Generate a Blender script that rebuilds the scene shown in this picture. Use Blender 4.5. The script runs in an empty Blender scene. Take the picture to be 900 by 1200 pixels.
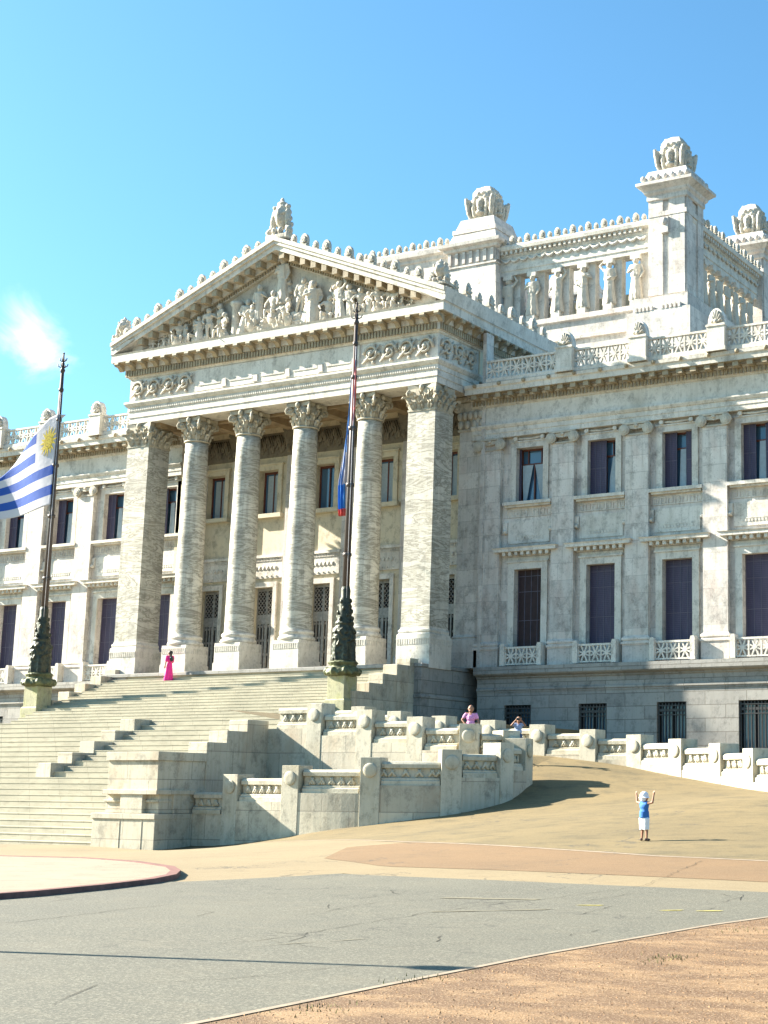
import bpy, bmesh, math, random
import numpy as np
from mathutils import Vector, Matrix, noise
random.seed(7)
R=math.radians; PI=math.pi; sin=math.sin; cos=math.cos
C=bpy.context.scene.collection
SCALE=0.85
# ------------------------------------------------------------------ mesh helpers
class MB:
    def __init__(s): s.v=[]; s.f=[]; s.mi=[]; s.m=0; s.sm=[]; s.smooth=False
    def face(s,idx): s.f.append(idx); s.mi.append(s.m); s.sm.append(s.smooth)
    def box(s,x0,x1,y0,y1,z0,z1):
        if x1<x0: x0,x1=x1,x0
        if y1<y0: y0,y1=y1,y0
        b=len(s.v); s.v+=[(x0,y0,z0),(x1,y0,z0),(x1,y1,z0),(x0,y1,z0),(x0,y0,z1),(x1,y0,z1),(x1,y1,z1),(x0,y1,z1)]
        for q in ((0,3,2,1),(4,5,6,7),(0,1,5,4),(1,2,6,5),(2,3,7,6),(3,0,4,7)): s.face([b+i for i in q])
        return s
    def obox(s,c,ux,hx,hy,z0,z1,top=0):
        # oriented box: centre (x,y), unit dir ux, half sizes
        uy=(-ux[1],ux[0]); b=len(s.v)
        for z,t in ((z0,0),(z1,top)):
            for sx,sy in ((-1,-1),(1,-1),(1,1),(-1,1)):
                a=sx*(hx-t); d=sy*(hy-t)
                s.v.append((c[0]+ux[0]*a+uy[0]*d,c[1]+ux[1]*a+uy[1]*d,z))
        for q in ((0,3,2,1),(4,5,6,7),(0,1,5,4),(1,2,6,5),(2,3,7,6),(3,0,4,7)): s.face([b+i for i in q])
        return s
    def frustum(s,x0,x1,y0,y1,z0,a0,a1,b0,b1,z1):
        b=len(s.v); s.v+=[(x0,y0,z0),(x1,y0,z0),(x1,y1,z0),(x0,y1,z0),(a0,b0,z1),(a1,b0,z1),(a1,b1,z1),(a0,b1,z1)]
        for q in ((0,3,2,1),(4,5,6,7),(0,1,5,4),(1,2,6,5),(2,3,7,6),(3,0,4,7)): s.face([b+i for i in q])
        return s
    def prism_xy(s,poly,z0,z1):
        b=len(s.v); n=len(poly)
        for z in (z0,z1): s.v+=[(p[0],p[1],z) for p in poly]
        s.face([b+i for i in range(n)][::-1]); s.face([b+n+i for i in range(n)])
        for i in range(n): j=(i+1)%n; s.face([b+i,b+j,b+n+j,b+n+i])
        return s
    def prism_xz(s,poly,y0,y1):
        b=len(s.v); n=len(poly)
        for y in (y0,y1): s.v+=[(p[0],y,p[1]) for p in poly]
        s.face([b+i for i in range(n)]); s.face([b+n+i for i in range(n)][::-1])
        for i in range(n): j=(i+1)%n; s.face([b+j,b+i,b+n+i,b+n+j])
        return s
    def sweep(s,path,prof,caps=True):
        # prof: (outward, z) ; outward = right of travel, mitred
        n=len(path); m=len(prof); b=len(s.v)
        for i,p in enumerate(path):
            def nr(a,c):
                d=(c[0]-a[0],c[1]-a[1]); l=math.hypot(*d) or 1; return (d[1]/l,-d[0]/l)
            if i==0: nx=nr(path[0],path[1]); k=1
            elif i==n-1: nx=nr(path[-2],path[-1]); k=1
            else:
                a=nr(path[i-1],p); c=nr(p,path[i+1]); nx=(a[0]+c[0],a[1]+c[1]); l=math.hypot(*nx); nx=(nx[0]/l,nx[1]/l); k=1/max(.3,(nx[0]*a[0]+nx[1]*a[1]))
            for o,z in prof: s.v.append((p[0]+nx[0]*o*k,p[1]+nx[1]*o*k,z))
        for i in range(n-1):
            for j in range(m-1):
                a=b+i*m+j; s.face([a,a+m,a+m+1,a+1])
        if caps:
            s.face([b+j for j in range(m)]); s.face([b+(n-1)*m+j for j in range(m)][::-1])
        return s
    def lathe(s,prof,c=(0,0,0),seg=24,sq=False):
        b=len(s.v); m=len(prof)
        for k in range(seg):
            a=2*PI*k/seg
            for r,z in prof: s.v.append((c[0]+r*cos(a),c[1]+r*sin(a),c[2]+z))
        sm=s.smooth; s.smooth=True
        for k in range(seg):
            k2=(k+1)%seg
            for j in range(m-1): s.face([b+k*m+j,b+k2*m+j,b+k2*m+j+1,b+k*m+j+1])
        s.smooth=False
        if prof[0][0]>1e-4: s.face([b+k*m for k in range(seg)][::-1])
        if prof[-1][0]>1e-4: s.face([b+k*m+m-1 for k in range(seg)])
        s.smooth=sm; return s
    def tube(s,pts,rad,seg=8):
        n=len(pts); 
        if not hasattr(rad,'__len__'): rad=[rad]*n
        b=len(s.v); P=[Vector(p) for p in pts]; up=None
        for i,p in enumerate(P):
            t=(P[min(i+1,n-1)]-P[max(i-1,0)]); t=t.normalized() if t.length>1e-9 else Vector((0,0,1))
            if up is None:
                up=Vector((0,0,1)) if abs(t.z)<.9 else Vector((1,0,0))
            x=t.cross(up); x=x.normalized() if x.length>1e-6 else Vector((1,0,0)); y=x.cross(t).normalized(); up=y
            for k in range(seg):
                a=2*PI*k/seg; s.v.append(tuple(p+(x*cos(a)+y*sin(a))*rad[i]))
        sm=s.smooth; s.smooth=True
        for i in range(n-1):
            for k in range(seg):
                k2=(k+1)%seg; s.face([b+i*seg+k,b+i*seg+k2,b+(i+1)*seg+k2,b+(i+1)*seg+k])
        s.smooth=sm
        s.face([b+k for k in range(seg)][::-1]); s.face([b+(n-1)*seg+k for k in range(seg)])
        return s
    def ball(s,c,r,seg=10,ring=7):
        if not hasattr(r,'__len__'): r=(r,r,r)
        b=len(s.v); s.v.append((c[0],c[1],c[2]-r[2]))
        for i in range(1,ring):
            t=PI*i/ring
            for k in range(seg):
                a=2*PI*k/seg; s.v.append((c[0]+r[0]*sin(t)*cos(a),c[1]+r[1]*sin(t)*sin(a),c[2]-r[2]*cos(t)))
        s.v.append((c[0],c[1],c[2]+r[2])); e=len(s.v)-1
        sm=s.smooth; s.smooth=True
        for k in range(seg):
            k2=(k+1)%seg; s.face([b,b+1+k2,b+1+k]); s.face([e,e-seg+k,e-seg+k2])
            for i in range(ring-2):
                a=b+1+i*seg; s.face([a+k,a+k2,a+seg+k2,a+seg+k])
        s.smooth=sm; return s
    def limb(s,a,b,ra,rb,seg=10):
        s.tube([a,b],[ra,rb],seg); s.ball(a,ra,seg,6); s.ball(b,rb,seg,6); return s
    def xf(s,M,start=0):
        for i in range(start,len(s.v)): s.v[i]=tuple(M@Vector(s.v[i]))
        return s
    def mesh(s,name):
        me=bpy.data.meshes.new(name); me.from_pydata(s.v,[],s.f)
        me.polygons.foreach_set('material_index',s.mi); me.polygons.foreach_set('use_smooth',s.sm); me.update(); return me
def link(o,parent=None):
    C.objects.link(o)
    if parent is not None:
        o.parent=parent
        T=parent.matrix_world if False else wm(parent)
        o.matrix_parent_inverse=T.inverted()
    return o
def wm(o):
    if o.parent is None: return Matrix.Translation(o.location)@o.rotation_euler.to_matrix().to_4x4()@Matrix.Diagonal((*o.scale,1))
    return wm(o.parent)@o.matrix_parent_inverse@(Matrix.Translation(o.location)@o.rotation_euler.to_matrix().to_4x4()@Matrix.Diagonal((*o.scale,1)))
def fin(me,mats,bevel=0):
    for m in (mats if isinstance(mats,(list,tuple)) else [mats]): me.materials.append(m)
def obj(name,mb,mats,parent=None,bevel=0,recalc=False):
    me=mb.mesh(name) if isinstance(mb,MB) else mb
    if isinstance(mb,MB):
        fin(me,mats)
        if recalc:
            bm=bmesh.new(); bm.from_mesh(me); bmesh.ops.recalc_face_normals(bm,faces=bm.faces); bm.to_mesh(me); bm.free()
    o=bpy.data.objects.new(name,me); link(o,parent)
    if bevel:
        md=o.modifiers.new('bevel','BEVEL'); md.width=bevel; md.segments=2; md.limit_method='ANGLE'; md.angle_limit=R(50); md.harden_normals=False
    return o
def thing(name,label,cat,loc=(0,0,0),group=None):
    o=bpy.data.objects.new(name,None); o.location=loc; C.objects.link(o); tag(o,label,cat,group); o.empty_display_size=.3; return o
def tag(o,label,cat,group=None):
    o['label']=label; o['category']=cat
    if group: o['group']=group
    return o
def cp(o,parent,dx=(0,0,0),scale=None,rot=None):
    c=o.copy(); C.objects.link(c)
    if parent is not None:
        c.parent=parent; c.matrix_parent_inverse=wm(parent).inverted()
    c.location=Vector(o.location)+Vector(dx)
    if scale is not None: c.scale=scale if hasattr(scale,'__len__') else (scale,)*3
    if rot is not None: c.rotation_euler=rot
    for ch in [x for x in bpy.data.objects if x.parent==o]:
        d=ch.copy(); C.objects.link(d); d.parent=c; d.matrix_parent_inverse=ch.matrix_parent_inverse.copy()
    return c
def voxel(mb,size,name='m',smooth=2,disp=0,dscale=1.0,mats=None):
    me=mb.mesh('tmp'); o=bpy.data.objects.new('tmp',me); C.objects.link(o)
    md=o.modifiers.new('r','REMESH'); md.mode='VOXEL'; md.voxel_size=size; md.use_smooth_shade=True
    if smooth:
        s_=o.modifiers.new('s','SMOOTH'); s_.factor=.5; s_.iterations=smooth
    bpy.context.view_layer.update()
    dg=bpy.context.evaluated_depsgraph_get(); r=bpy.data.meshes.new_from_object(o.evaluated_get(dg)); r.name=name
    bpy.data.objects.remove(o); bpy.data.meshes.remove(me)
    if disp:
        n=len(r.vertices); co=[0]*3*n; r.vertices.foreach_get('co',co)
        nn=[0]*3*n; r.vertices.foreach_get('normal',nn)
        for i in range(n):
            p=Vector(co[3*i:3*i+3])/dscale; h=noise.noise(p)*disp+noise.noise(p*2.3)*disp*.5
            for k in range(3): co[3*i+k]+=nn[3*i+k]*h
        r.vertices.foreach_set('co',co); r.update()
    r.polygons.foreach_set('use_smooth',[True]*len(r.polygons)); r.materials.clear()
    if mats is not None: fin(r,mats)
    return r
# ------------------------------------------------------------------ materials
class NT:
    def __init__(s,name):
        s.m=bpy.data.materials.new(name); s.m.use_nodes=True; s.t=s.m.node_tree; s.t.nodes.clear()
        s.out=s.n('ShaderNodeOutputMaterial'); s.b=s.n('ShaderNodeBsdfPrincipled'); s.l(s.b.outputs[0],s.out.inputs[0])
    def n(s,k,**a):
        x=s.t.nodes.new(k)
        for q,v in a.items(): setattr(x,q,v)
        return x
    def l(s,a,b): s.t.links.new(a,b)
    def val(s,x,inp):
        if isinstance(x,(int,float)): inp.default_value=x
        elif isinstance(x,(tuple,list)): inp.default_value=tuple(x)+((1,) if len(x)==3 and inp.type=='RGBA' else ())
        else: s.l(x,inp)
    def math(s,op,a,b=None,clamp=False):
        x=s.n('ShaderNodeMath',operation=op); x.use_clamp=clamp; s.val(a,x.inputs[0])
        if b is not None: s.val(b,x.inputs[1])
        return x.outputs[0]
    def pos(s):
        g=s.n('ShaderNodeTexCoord'); return g.outputs['Object']
    def noise(s,scale,detail=4,vec=None,rough=.55,stretch=None,dist=0):
        v=vec if vec is not None else s.pos()
        if stretch:
            mp=s.n('ShaderNodeMapping'); mp.inputs['Scale'].default_value=stretch; s.l(v,mp.inputs[0]); v=mp.outputs[0]
        x=s.n('ShaderNodeTexNoise'); x.inputs['Scale'].default_value=scale; x.inputs['Detail'].default_value=detail; x.inputs['Roughness'].default_value=rough; x.inputs['Distortion'].default_value=dist
        s.l(v,x.inputs['Vector']); return x.outputs['Fac']
    def ramp(s,fac,stops):
        x=s.n('ShaderNodeValToRGB'); s.l(fac,x.inputs[0]); e=x.color_ramp.elements
        while len(e)<len(stops): e.new(.5)
        for i,(p,c) in enumerate(stops):
            e[i].position=p; e[i].color=(*c,1) if hasattr(c,'__len__') else (c,c,c,1)
        return x.outputs[0]
    def mix(s,f,a,b,mode='MIX'):
        x=s.n('ShaderNodeMix',data_type='RGBA',blend_type=mode); s.val(f,x.inputs[0]); s.val(a,x.inputs[6]); s.val(b,x.inputs[7]); return x.outputs[2]
    def bump(s,h,strength=.4,dist=.02):
        x=s.n('ShaderNodeBump'); x.inputs['Strength'].default_value=strength; x.inputs['Distance'].default_value=dist; s.l(h,x.inputs['Height']); s.l(x.outputs[0],s.b.inputs['Normal'])
    def joints(s,bw,bh,mortar=.012,offz=0,offx=0):
        # ashlar joints on vertical faces in either direction; returns brick Fac (1 = joint) and brick colour
        g=s.n('ShaderNodeNewGeometry'); sp=s.n('ShaderNodeSeparateXYZ'); s.l(s.pos(),sp.inputs[0]); sn=s.n('ShaderNodeSeparateXYZ'); s.l(g.outputs['Normal'],sn.inputs[0])
        ax=s.math('GREATER_THAN',s.math('ABSOLUTE',sn.outputs[0]),.7)
        m=s.n('ShaderNodeMix',data_type='FLOAT'); s.l(ax,m.inputs[0]); s.l(sp.outputs[0],m.inputs[2]); s.l(sp.outputs[1],m.inputs[3])
        cb=s.n('ShaderNodeCombineXYZ'); s.l(s.math('ADD',m.outputs[0],offx),cb.inputs[0]); s.l(s.math('ADD',sp.outputs[2],offz),cb.inputs[1])
        br=s.n('ShaderNodeTexBrick'); s.l(cb.outputs[0],br.inputs['Vector']); br.inputs['Scale'].default_value=1
        br.inputs['Brick Width'].default_value=bw; br.inputs['Row Height'].default_value=bh; br.inputs['Mortar Size'].default_value=mortar; br.inputs['Mortar Smooth'].default_value=.2
        br.inputs['Color1'].default_value=(.80,.79,.78,1); br.inputs['Color2'].default_value=(1.12,1.10,1.07,1); br.inputs['Mortar'].default_value=(.9,.9,.9,1)
        # joints only on near-vertical faces
        vert=s.math('LESS_THAN',s.math('ABSOLUTE',sn.outputs[2]),.5)
        return s.math('MULTIPLY',br.outputs['Fac'],vert), br.outputs['Color']
    def set(s,**k):
        for q,v in k.items(): s.val(v,s.b.inputs[q.replace('_',' ')])
        return s
def stone(name,c1,c2,c3=None,bw=1.6,bh=.8,joint=True,pits=.5,streak=.6,vein=0,jd=.45,sc=1.0,rough=.75,jm=.014,grime=.78):
    t=NT(name)
    big=t.noise(.35*sc,5,rough=.6); med=t.noise(2.2*sc,6,rough=.65)
    col=t.mix(t.ramp(big,[(.32,0),(.68,1)]),c1,c2)
    if c3 is not None: col=t.mix(t.math('MULTIPLY',t.ramp(t.noise(.8*sc,4,stretch=(1,1,.6)),[(.52,0),(.72,1)]),.7),col,c3)
    gr=t.ramp(t.noise(1.5*sc,9,rough=.8,stretch=(1,1,.8)),[(.50,0),(.66,1)]); col=t.mix(t.math('MULTIPLY',gr,grime),col,tuple(x*.42 for x in c2))
    # vertical water streaks
    st=t.ramp(t.noise(1.6*sc,5,stretch=(2.6,2.6,.16),rough=.7),[(.5,0),(.78,1)])
    col=t.mix(t.math('MULTIPLY',st,streak),col,tuple(x*.5 for x in (c1[0],c1[1]*.98,c1[2]*.9)))
    # fine dark pitting
    ft=t.noise(9*sc,6,rough=.75); pf=t.ramp(ft,[(.56,0),(.68,1)]); pf=t.math('MULTIPLY',pf,t.ramp(med,[(.42,0),(.62,1)]))
    col=t.mix(t.math('MULTIPLY',pf,pits),col,(.12,.105,.085))
    fk=t.ramp(t.noise(3.6*sc,5,stretch=(1,1,.7),rough=.7,dist=.4),[(.60,0),(.68,1)]); col=t.mix(t.math('MULTIPLY',fk,pits*.55),col,(.15,.125,.09))
    h=t.math('MULTIPLY',ft,.6)
    if vein:
        vn=t.noise(.42*sc,6,stretch=(.5,.5,2.6),rough=.62,dist=.9)
        vf=t.ramp(vn,[(.40,0),(.45,1),(.50,.05),(.565,.9),(.61,0)])
        col=t.mix(t.math('MULTIPLY',vf,vein),col,(.17,.16,.125))
    if joint:
        jf,jc=t.joints(bw,bh,jm); col=t.mix(.8,col,jc,'MULTIPLY'); col=t.mix(t.math('MULTIPLY',jf,jd),col,(.10,.085,.065)); h=t.math('SUBTRACT',h,t.math('MULTIPLY',jf,1.0))
    t.set(Base_Color=col,Roughness=rough); t.bump(h,.5,.03); return t.m
def plain(name,c,rough=.6,metal=0,var=.15,sc=3,**k):
    t=NT(name); n=t.noise(sc,5)
    col=t.mix(t.ramp(n,[(.3,0),(.7,1)]),tuple(x*(1-var) for x in c),tuple(min(1,x*(1+var)) for x in c))
    t.set(Base_Color=col,Roughness=rough,Metallic=metal,**k); t.bump(t.noise(sc*6,4),.2,.01); return t.m
M={}
M['marble']=stone('facade_marble',(.68,.645,.60),(.52,.49,.455),(.54,.44,.39),1.9,1.02,pits=.8,streak=.75,jd=.28)
M['trim']=stone('trim_marble',(.70,.665,.60),(.56,.525,.46),(.45,.41,.34),2.3,9,joint=False,pits=.75,streak=.6)
M['carve']=stone('carved_marble',(.60,.55,.46),(.46,.42,.35),(.36,.32,.25),joint=False,pits=.7,streak=.6,sc=1.6)
M['column']=stone('veined_column_marble',(.64,.615,.54),(.53,.51,.44),(.40,.37,.29),1,2.3,pits=.35,streak=.35,grime=.4,vein=.8,jd=.25,sc=1.3)
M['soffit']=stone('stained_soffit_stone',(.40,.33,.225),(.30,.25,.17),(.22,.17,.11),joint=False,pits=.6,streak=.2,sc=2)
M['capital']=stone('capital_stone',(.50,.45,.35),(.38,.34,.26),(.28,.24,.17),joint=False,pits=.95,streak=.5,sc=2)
M['base']=stone('basement_granite',(.33,.32,.295),(.27,.265,.25),None,2.5,.75,pits=.25,streak=.35,jd=.7,jm=.02)
M['ramp_wall']=stone('balustrade_stone',(.54,.49,.38),(.43,.40,.32),(.38,.28,.18),2.3,1.15,pits=.35,streak=.6,jd=.42,jm=.018)
M['ramp_trim']=stone('balustrade_trim_stone',(.55,.50,.39),(.44,.41,.32),(.37,.31,.20),joint=False,pits=.35,streak=.5,sc=1.5)
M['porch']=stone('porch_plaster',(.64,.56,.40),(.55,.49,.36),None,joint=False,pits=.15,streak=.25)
M['pedestal']=stone('mossy_pedestal_stone',(.42,.40,.24),(.33,.32,.20),(.36,.36,.10),1.3,.62,joint=False,pits=.5,streak=.8,sc=2)
def step_mat():
    t=NT('step_stone'); col=t.mix(t.ramp(t.noise(.5,5),[(.3,0),(.7,1)]),(.42,.385,.29),(.32,.295,.22))
    col=t.mix(t.math('MULTIPLY',t.ramp(t.noise(7,5,stretch=(.3,1,1)),[(.5,0),(.75,1)]),.45),col,(.17,.15,.11))
    sp=t.n('ShaderNodeSeparateXYZ'); t.l(t.pos(),sp.inputs[0]); fr=t.math('FRACT',t.math('ADD',t.math('DIVIDE',sp.outputs[0],1.9),t.math('MULTIPLY',t.math('FLOOR',t.math('MULTIPLY',sp.outputs[2],3.8)),.37)))
    col=t.mix(t.math('MULTIPLY',t.math('LESS_THAN',fr,.012),.6),col,(.12,.1,.08))
    t.set(Base_Color=col,Roughness=.85); t.bump(t.noise(12,4),.3,.02); return t.m
M['step']=step_mat()
M['bronze']=plain('bronze_patina',(.038,.042,.026),.5,.35,.6,5)
M['bronze2']=plain('green_bronze',(.11,.12,.055),.6,.2,.6,3)
M['pole']=plain('dark_pole_paint',(.07,.055,.05),.5,.3,.2,4)
M['frame']=plain('red_brown_window_wood',(.12,.035,.02),.5,0,.25,8)
M['shutter']=None
def shutter():
    t=NT('dark_rolling_shutter'); sp=t.n('ShaderNodeSeparateXYZ'); t.l(t.pos(),sp.inputs[0])
    w=t.math('FRACT',t.math('MULTIPLY',sp.outputs[2],9)); col=t.mix(t.ramp(t.noise(1.5,4,stretch=(3,1,.5)),[(.35,0),(.7,1)]),(.040,.034,.075),(.066,.054,.105))
    col=t.mix(t.math('MULTIPLY',t.math('LESS_THAN',w,.18),.5),col,(.015,.012,.02))
    t.set(Base_Color=col,Roughness=.6); t.bump(w,.4,.02); return t.m
M['shutter']=shutter()
M['darkred']=plain('dark_open_window',(.028,.012,.014),.7,0,.3,3)
M['mullion']=plain('shutter_bars',(.10,.09,.13),.5)
M['dark']=plain('dark_interior',(.012,.011,.012),.9)
M['curtain']=plain('white_curtain',(.36,.43,.46),.9,0,.1,6)
def glass():
    t=NT('window_glass'); t.set(Base_Color=(.06,.13,.21),Roughness=.08,Metallic=0.0); t.b.inputs['IOR'].default_value=1.5
    t.b.inputs['Specular IOR Level'].default_value=.8
    t.bump(t.noise(.8,2),.08,.05); return t.m
M['glass']=glass()
M['door']=plain('grey_bronze_door',(.30,.29,.27),.5,.4,.25,5)
M['dooriron']=plain('iron_grille',(.05,.05,.05),.5,.4,.2,6)
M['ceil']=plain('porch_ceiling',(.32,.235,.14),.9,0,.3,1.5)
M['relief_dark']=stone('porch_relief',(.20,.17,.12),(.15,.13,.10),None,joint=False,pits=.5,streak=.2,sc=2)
M['skin']=plain('skin',(.30,.145,.085),.6,0,.08,12)
M['hair']=plain('dark_hair',(.03,.018,.012),.6,0,.2,20)
M['pink']=plain('magenta_cloth',(.85,.03,.26),.8,0,.12,14)
M['lilac']=plain('pink_cotton',(.62,.26,.50),.8,0,.1,14)
M['blue']=plain('blue_cotton',(.025,.14,.42),.8,0,.12,14)
M['paleblue']=plain('pale_blue_shirt',(.30,.38,.58),.8,0,.1,14)
M['denim']=plain('denim',(.06,.09,.16),.8,0,.2,14)
M['white']=plain('white_cotton',(.78,.78,.8),.85,0,.06,12)
M['shoe']=plain('brown_leather',(.06,.03,.02),.6)
M['black']=plain('black_plastic',(.02,.02,.02),.4)
M['flagwhite']=plain('white_flag_cloth',(.50,.49,.53),.8,0,.06,3)
M['flagblue']=plain('blue_flag_cloth',(.010,.075,.36),.8,0,.12,3)
M['flagpale']=plain('pale_blue_flag_cloth',(.03,.19,.55),.8,0,.12,3)
M['flagred']=plain('red_flag_cloth',(.55,.09,.08),.8,0,.1,3)
M['gold']=plain('gold_sun',(.62,.46,.02),.6,0,.2,12)
M['goldface']=plain('gold_face_outline',(.25,.16,.01),.6)
for k in ('flagwhite','flagblue'):
    pass
# ------------------------------------------------------------------ ground
CPS=[(-43.86,47.32,-.24),(-42.16,47.63,-.21),(-40.27,47.67,0.),(-38.19,47.56,.28),(-35.79,47.82,.66),(-34.82,48.1,.73),(-33.79,48.48,.93),(-32.96,49.01,1.03),(-32.4,49.62,1.19),(-31.44,50.99,1.49),(-31.27,52.16,1.83),(-31.33,53.21,2.13),(-31.76,54.08,2.37),(-17.66,35.86,.76),(-34.04,58.,3.52),(-32.43,58.,3.35),(-30.78,58.,3.19),(-28.61,58.,2.87),(-26.38,57.46,2.61),(-24.2,56.48,2.35),(-22.22,55.04,2.14),(-20.35,53.3,1.98),(-53,45.2,-.38),(-60,45.2,-.4),(-70,45.2,-.4),(-80,45.2,-.4),(-46.5,45.2,-.3)]
for a in (-60,-40,-25,-10,0,10,20):
    for b in (-12,0,10): CPS.append((a,b,.1))
CPS+=[(-50,20,0),(-40,20,.05),(-30,18,.1),(-20,17,.12),(-10,17,.12),(0,18,.15),(15,20,.2),(-60,30,-.2),(-45,30,-.1),(-35,30,0),(-80,20,-.1),(-80,-10,0),(-15,24,.2),(-25,25,.08),(0,35,.6),(15,35,.6),(15,50,.9),(0,50,1.2),(-10,50,1.6),(-20,48,1.75),(-80,35,-.3),(-38,38,-.1),(-46,38,-.28)]
_P=np.array(CPS,float); _n=len(_P)
def _U(r2): return np.where(r2>0,r2*np.log(np.maximum(r2,1e-12)),0)
_A=np.zeros((_n+3,_n+3)); _A[:_n,:_n]=_U(((_P[:,None,:2]-_P[None,:,:2])**2).sum(-1))+np.eye(_n)*2; _A[:_n,_n]=1; _A[:_n,_n+1:]=_P[:,:2]; _A[_n,:_n]=1; _A[_n+1:,:_n]=_P[:,:2].T
_w=np.linalg.solve(_A,np.r_[_P[:,2],0,0,0])
def G(x,y):
    x=min(max(x,-80),15); y=min(max(y,-12),60)
    return float(_U((_P[:,0]-x)**2+(_P[:,1]-y)**2)@_w[:_n]+_w[_n]+_w[_n+1]*x+_w[_n+2]*y)
def frange(a,b,s):
    n=max(1,int(round((b-a)/s))); return [a+(b-a)*i/n for i in range(n+1)]
def grid_mesh(xs,ys,hf):
    mb=MB(); mb.smooth=True
    for y in ys:
        for x in xs: mb.v.append((x,y,hf(x,y)))
    n=len(xs)
    for j in range(len(ys)-1):
        for i in range(n-1): a=j*n+i; mb.face([a,a+1,a+n+1,a+n])
    return mb
def strip(near,far,n,m,dz):
    """sheet draped between two plan polylines"""
    def samp(pl,t):
        L=[0]
        for a,b in zip(pl,pl[1:]): L.append(L[-1]+math.hypot(b[0]-a[0],b[1]-a[1]))
        d=t*L[-1]
        for i in range(len(pl)-1):
            if d<=L[i+1]+1e-9:
                k=(d-L[i])/max(1e-9,L[i+1]-L[i]); return (pl[i][0]+(pl[i+1][0]-pl[i][0])*k,pl[i][1]+(pl[i+1][1]-pl[i][1])*k)
        return pl[-1]
    mb=MB(); mb.smooth=True
    for j in range(m+1):
        for i in range(n+1):
            a=samp(near,i/n); b=samp(far,i/n); k=j/m; x=a[0]+(b[0]-a[0])*k; y=a[1]+(b[1]-a[1])*k
            mb.v.append((x,y,G(x,y)+dz))
    for j in range(m):
        for i in range(n): q=j*(n+1)+i; mb.face([q,q+1,q+n+2,q+n+1])
    return mb
def ground_mat(name,c1,c2,dirt,spec,crack=0,rough=.9,fine=40,bs=.3,bd=.01,sp_amt=.6,dr=(.5,.72),da=.6):
    t=NT(name); col=t.mix(t.ramp(t.noise(.22,6,rough=.6),[(.32,0),(.68,1)]),c1,c2)
    col=t.mix(t.math('MULTIPLY',t.ramp(t.noise(.9,6,stretch=(1,1.8,1),rough=.7),[(dr[0],0),(dr[1],1)]),da),col,dirt)
    f=t.noise(fine,3,rough=.8); col=t.mix(t.math('MULTIPLY',t.ramp(f,[(.52,0),(.60,1)]),sp_amt),col,spec)
    f2=t.noise(fine*1.7,2); col=t.mix(t.math('MULTIPLY',t.ramp(f2,[(.53,0),(.60,1)]),sp_amt*.8),col,tuple(x*.35 for x in c1))
    h=f
    if crack:
        v=t.n('ShaderNodeTexVoronoi',feature='DISTANCE_TO_EDGE'); v.inputs['Scale'].default_value=crack
        nz=t.n('ShaderNodeTexNoise'); nz.inputs['Scale'].default_value=.8; nz.inputs['Detail'].default_value=6; t.l(t.pos(),nz.inputs['Vector'])
        add=t.n('ShaderNodeMix',data_type='VECTOR'); add.inputs[0].default_value=.12; t.l(t.pos(),add.inputs[4]); 
        sc=t.n('ShaderNodeVectorMath',operation='SCALE'); t.l(nz.outputs['Color'],sc.inputs[0]); sc.inputs['Scale'].default_value=6
        ad=t.n('ShaderNodeVectorMath',operation='ADD'); t.l(t.pos(),ad.inputs[0]); t.l(sc.outputs[0],ad.inputs[1]); t.l(ad.outputs[0],v.inputs['Vector'])
        cr=t.math('LESS_THAN',v.outputs['Distance'],.0035); cr=t.math('MULTIPLY',cr,t.ramp(t.noise(.5,3),[(.4,.2),(.6,1)]))
        col=t.mix(t.math('MULTIPLY',cr,.75),col,(.05,.045,.035)); h=t.math('SUBTRACT',h,cr)
    t.set(Base_Color=col,Roughness=rough); t.bump(h,bs,bd); return t.m
M['asphalt']=ground_mat('worn_asphalt',(.118,.110,.080),(.082,.079,.060),(.145,.128,.09),(.23,.215,.16),.07,fine=28,sp_amt=.8)
M['plaza']=ground_mat('beige_paving',(.245,.185,.098),(.20,.15,.08),(.16,.115,.06),(.32,.26,.16),.06,fine=20,sp_amt=.3)
M['rampg']=ground_mat('tan_ramp_concrete',(.195,.140,.060),(.145,.106,.046),(.085,.066,.030),(.22,.175,.09),.05,fine=18,sp_amt=.45,da=.85,dr=(.48,.66))
M['brown']=ground_mat('brown_asphalt',(.205,.12,.052),(.16,.095,.042),(.115,.07,.032),(.26,.18,.10),.1,fine=30,sp_amt=.5)
M['gravel']=ground_mat('red_gravel',(.33,.205,.10),(.23,.13,.055),(.11,.052,.02),(.44,.31,.185),0,fine=40,dr=(.42,.53),da=.9,bs=.8,bd=.02,sp_amt=.9)
M['isl']=ground_mat('pale_island_paving',(.27,.235,.165),(.22,.19,.13),(.165,.135,.09),(.32,.28,.21),.35,fine=20,sp_amt=.3,da=.8)
M['kerbred']=plain('red_kerb_paint',(.17,.075,.06),.85,0,.3,4)
M['kerb']=plain('concrete_edge',(.27,.21,.15),.9,0,.2,4)
xs=[-600,-300,-160,-110]+frange(-85,18,1.0)+[30,60,120,300,600]
ys=[-400,-150,-60,-25]+frange(-12,60,1.0)+[75,110,250,600]
def hbase(x,y):
    g=G(x,y)
    if -80<x<-31.5 and y>44:
        # keep the sheet below stairs and bastion
        lim=-.45 if x<-44 else None
        if lim is not None: g=min(g,lim)
    return g-.012
st=obj('plaza_ground',grid_mesh(xs,ys,lambda x,y:(hbase(x,y) if y<=60 else min(hbase(x,60),1.0))),M['rampg']); st['kind']='structure'
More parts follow.
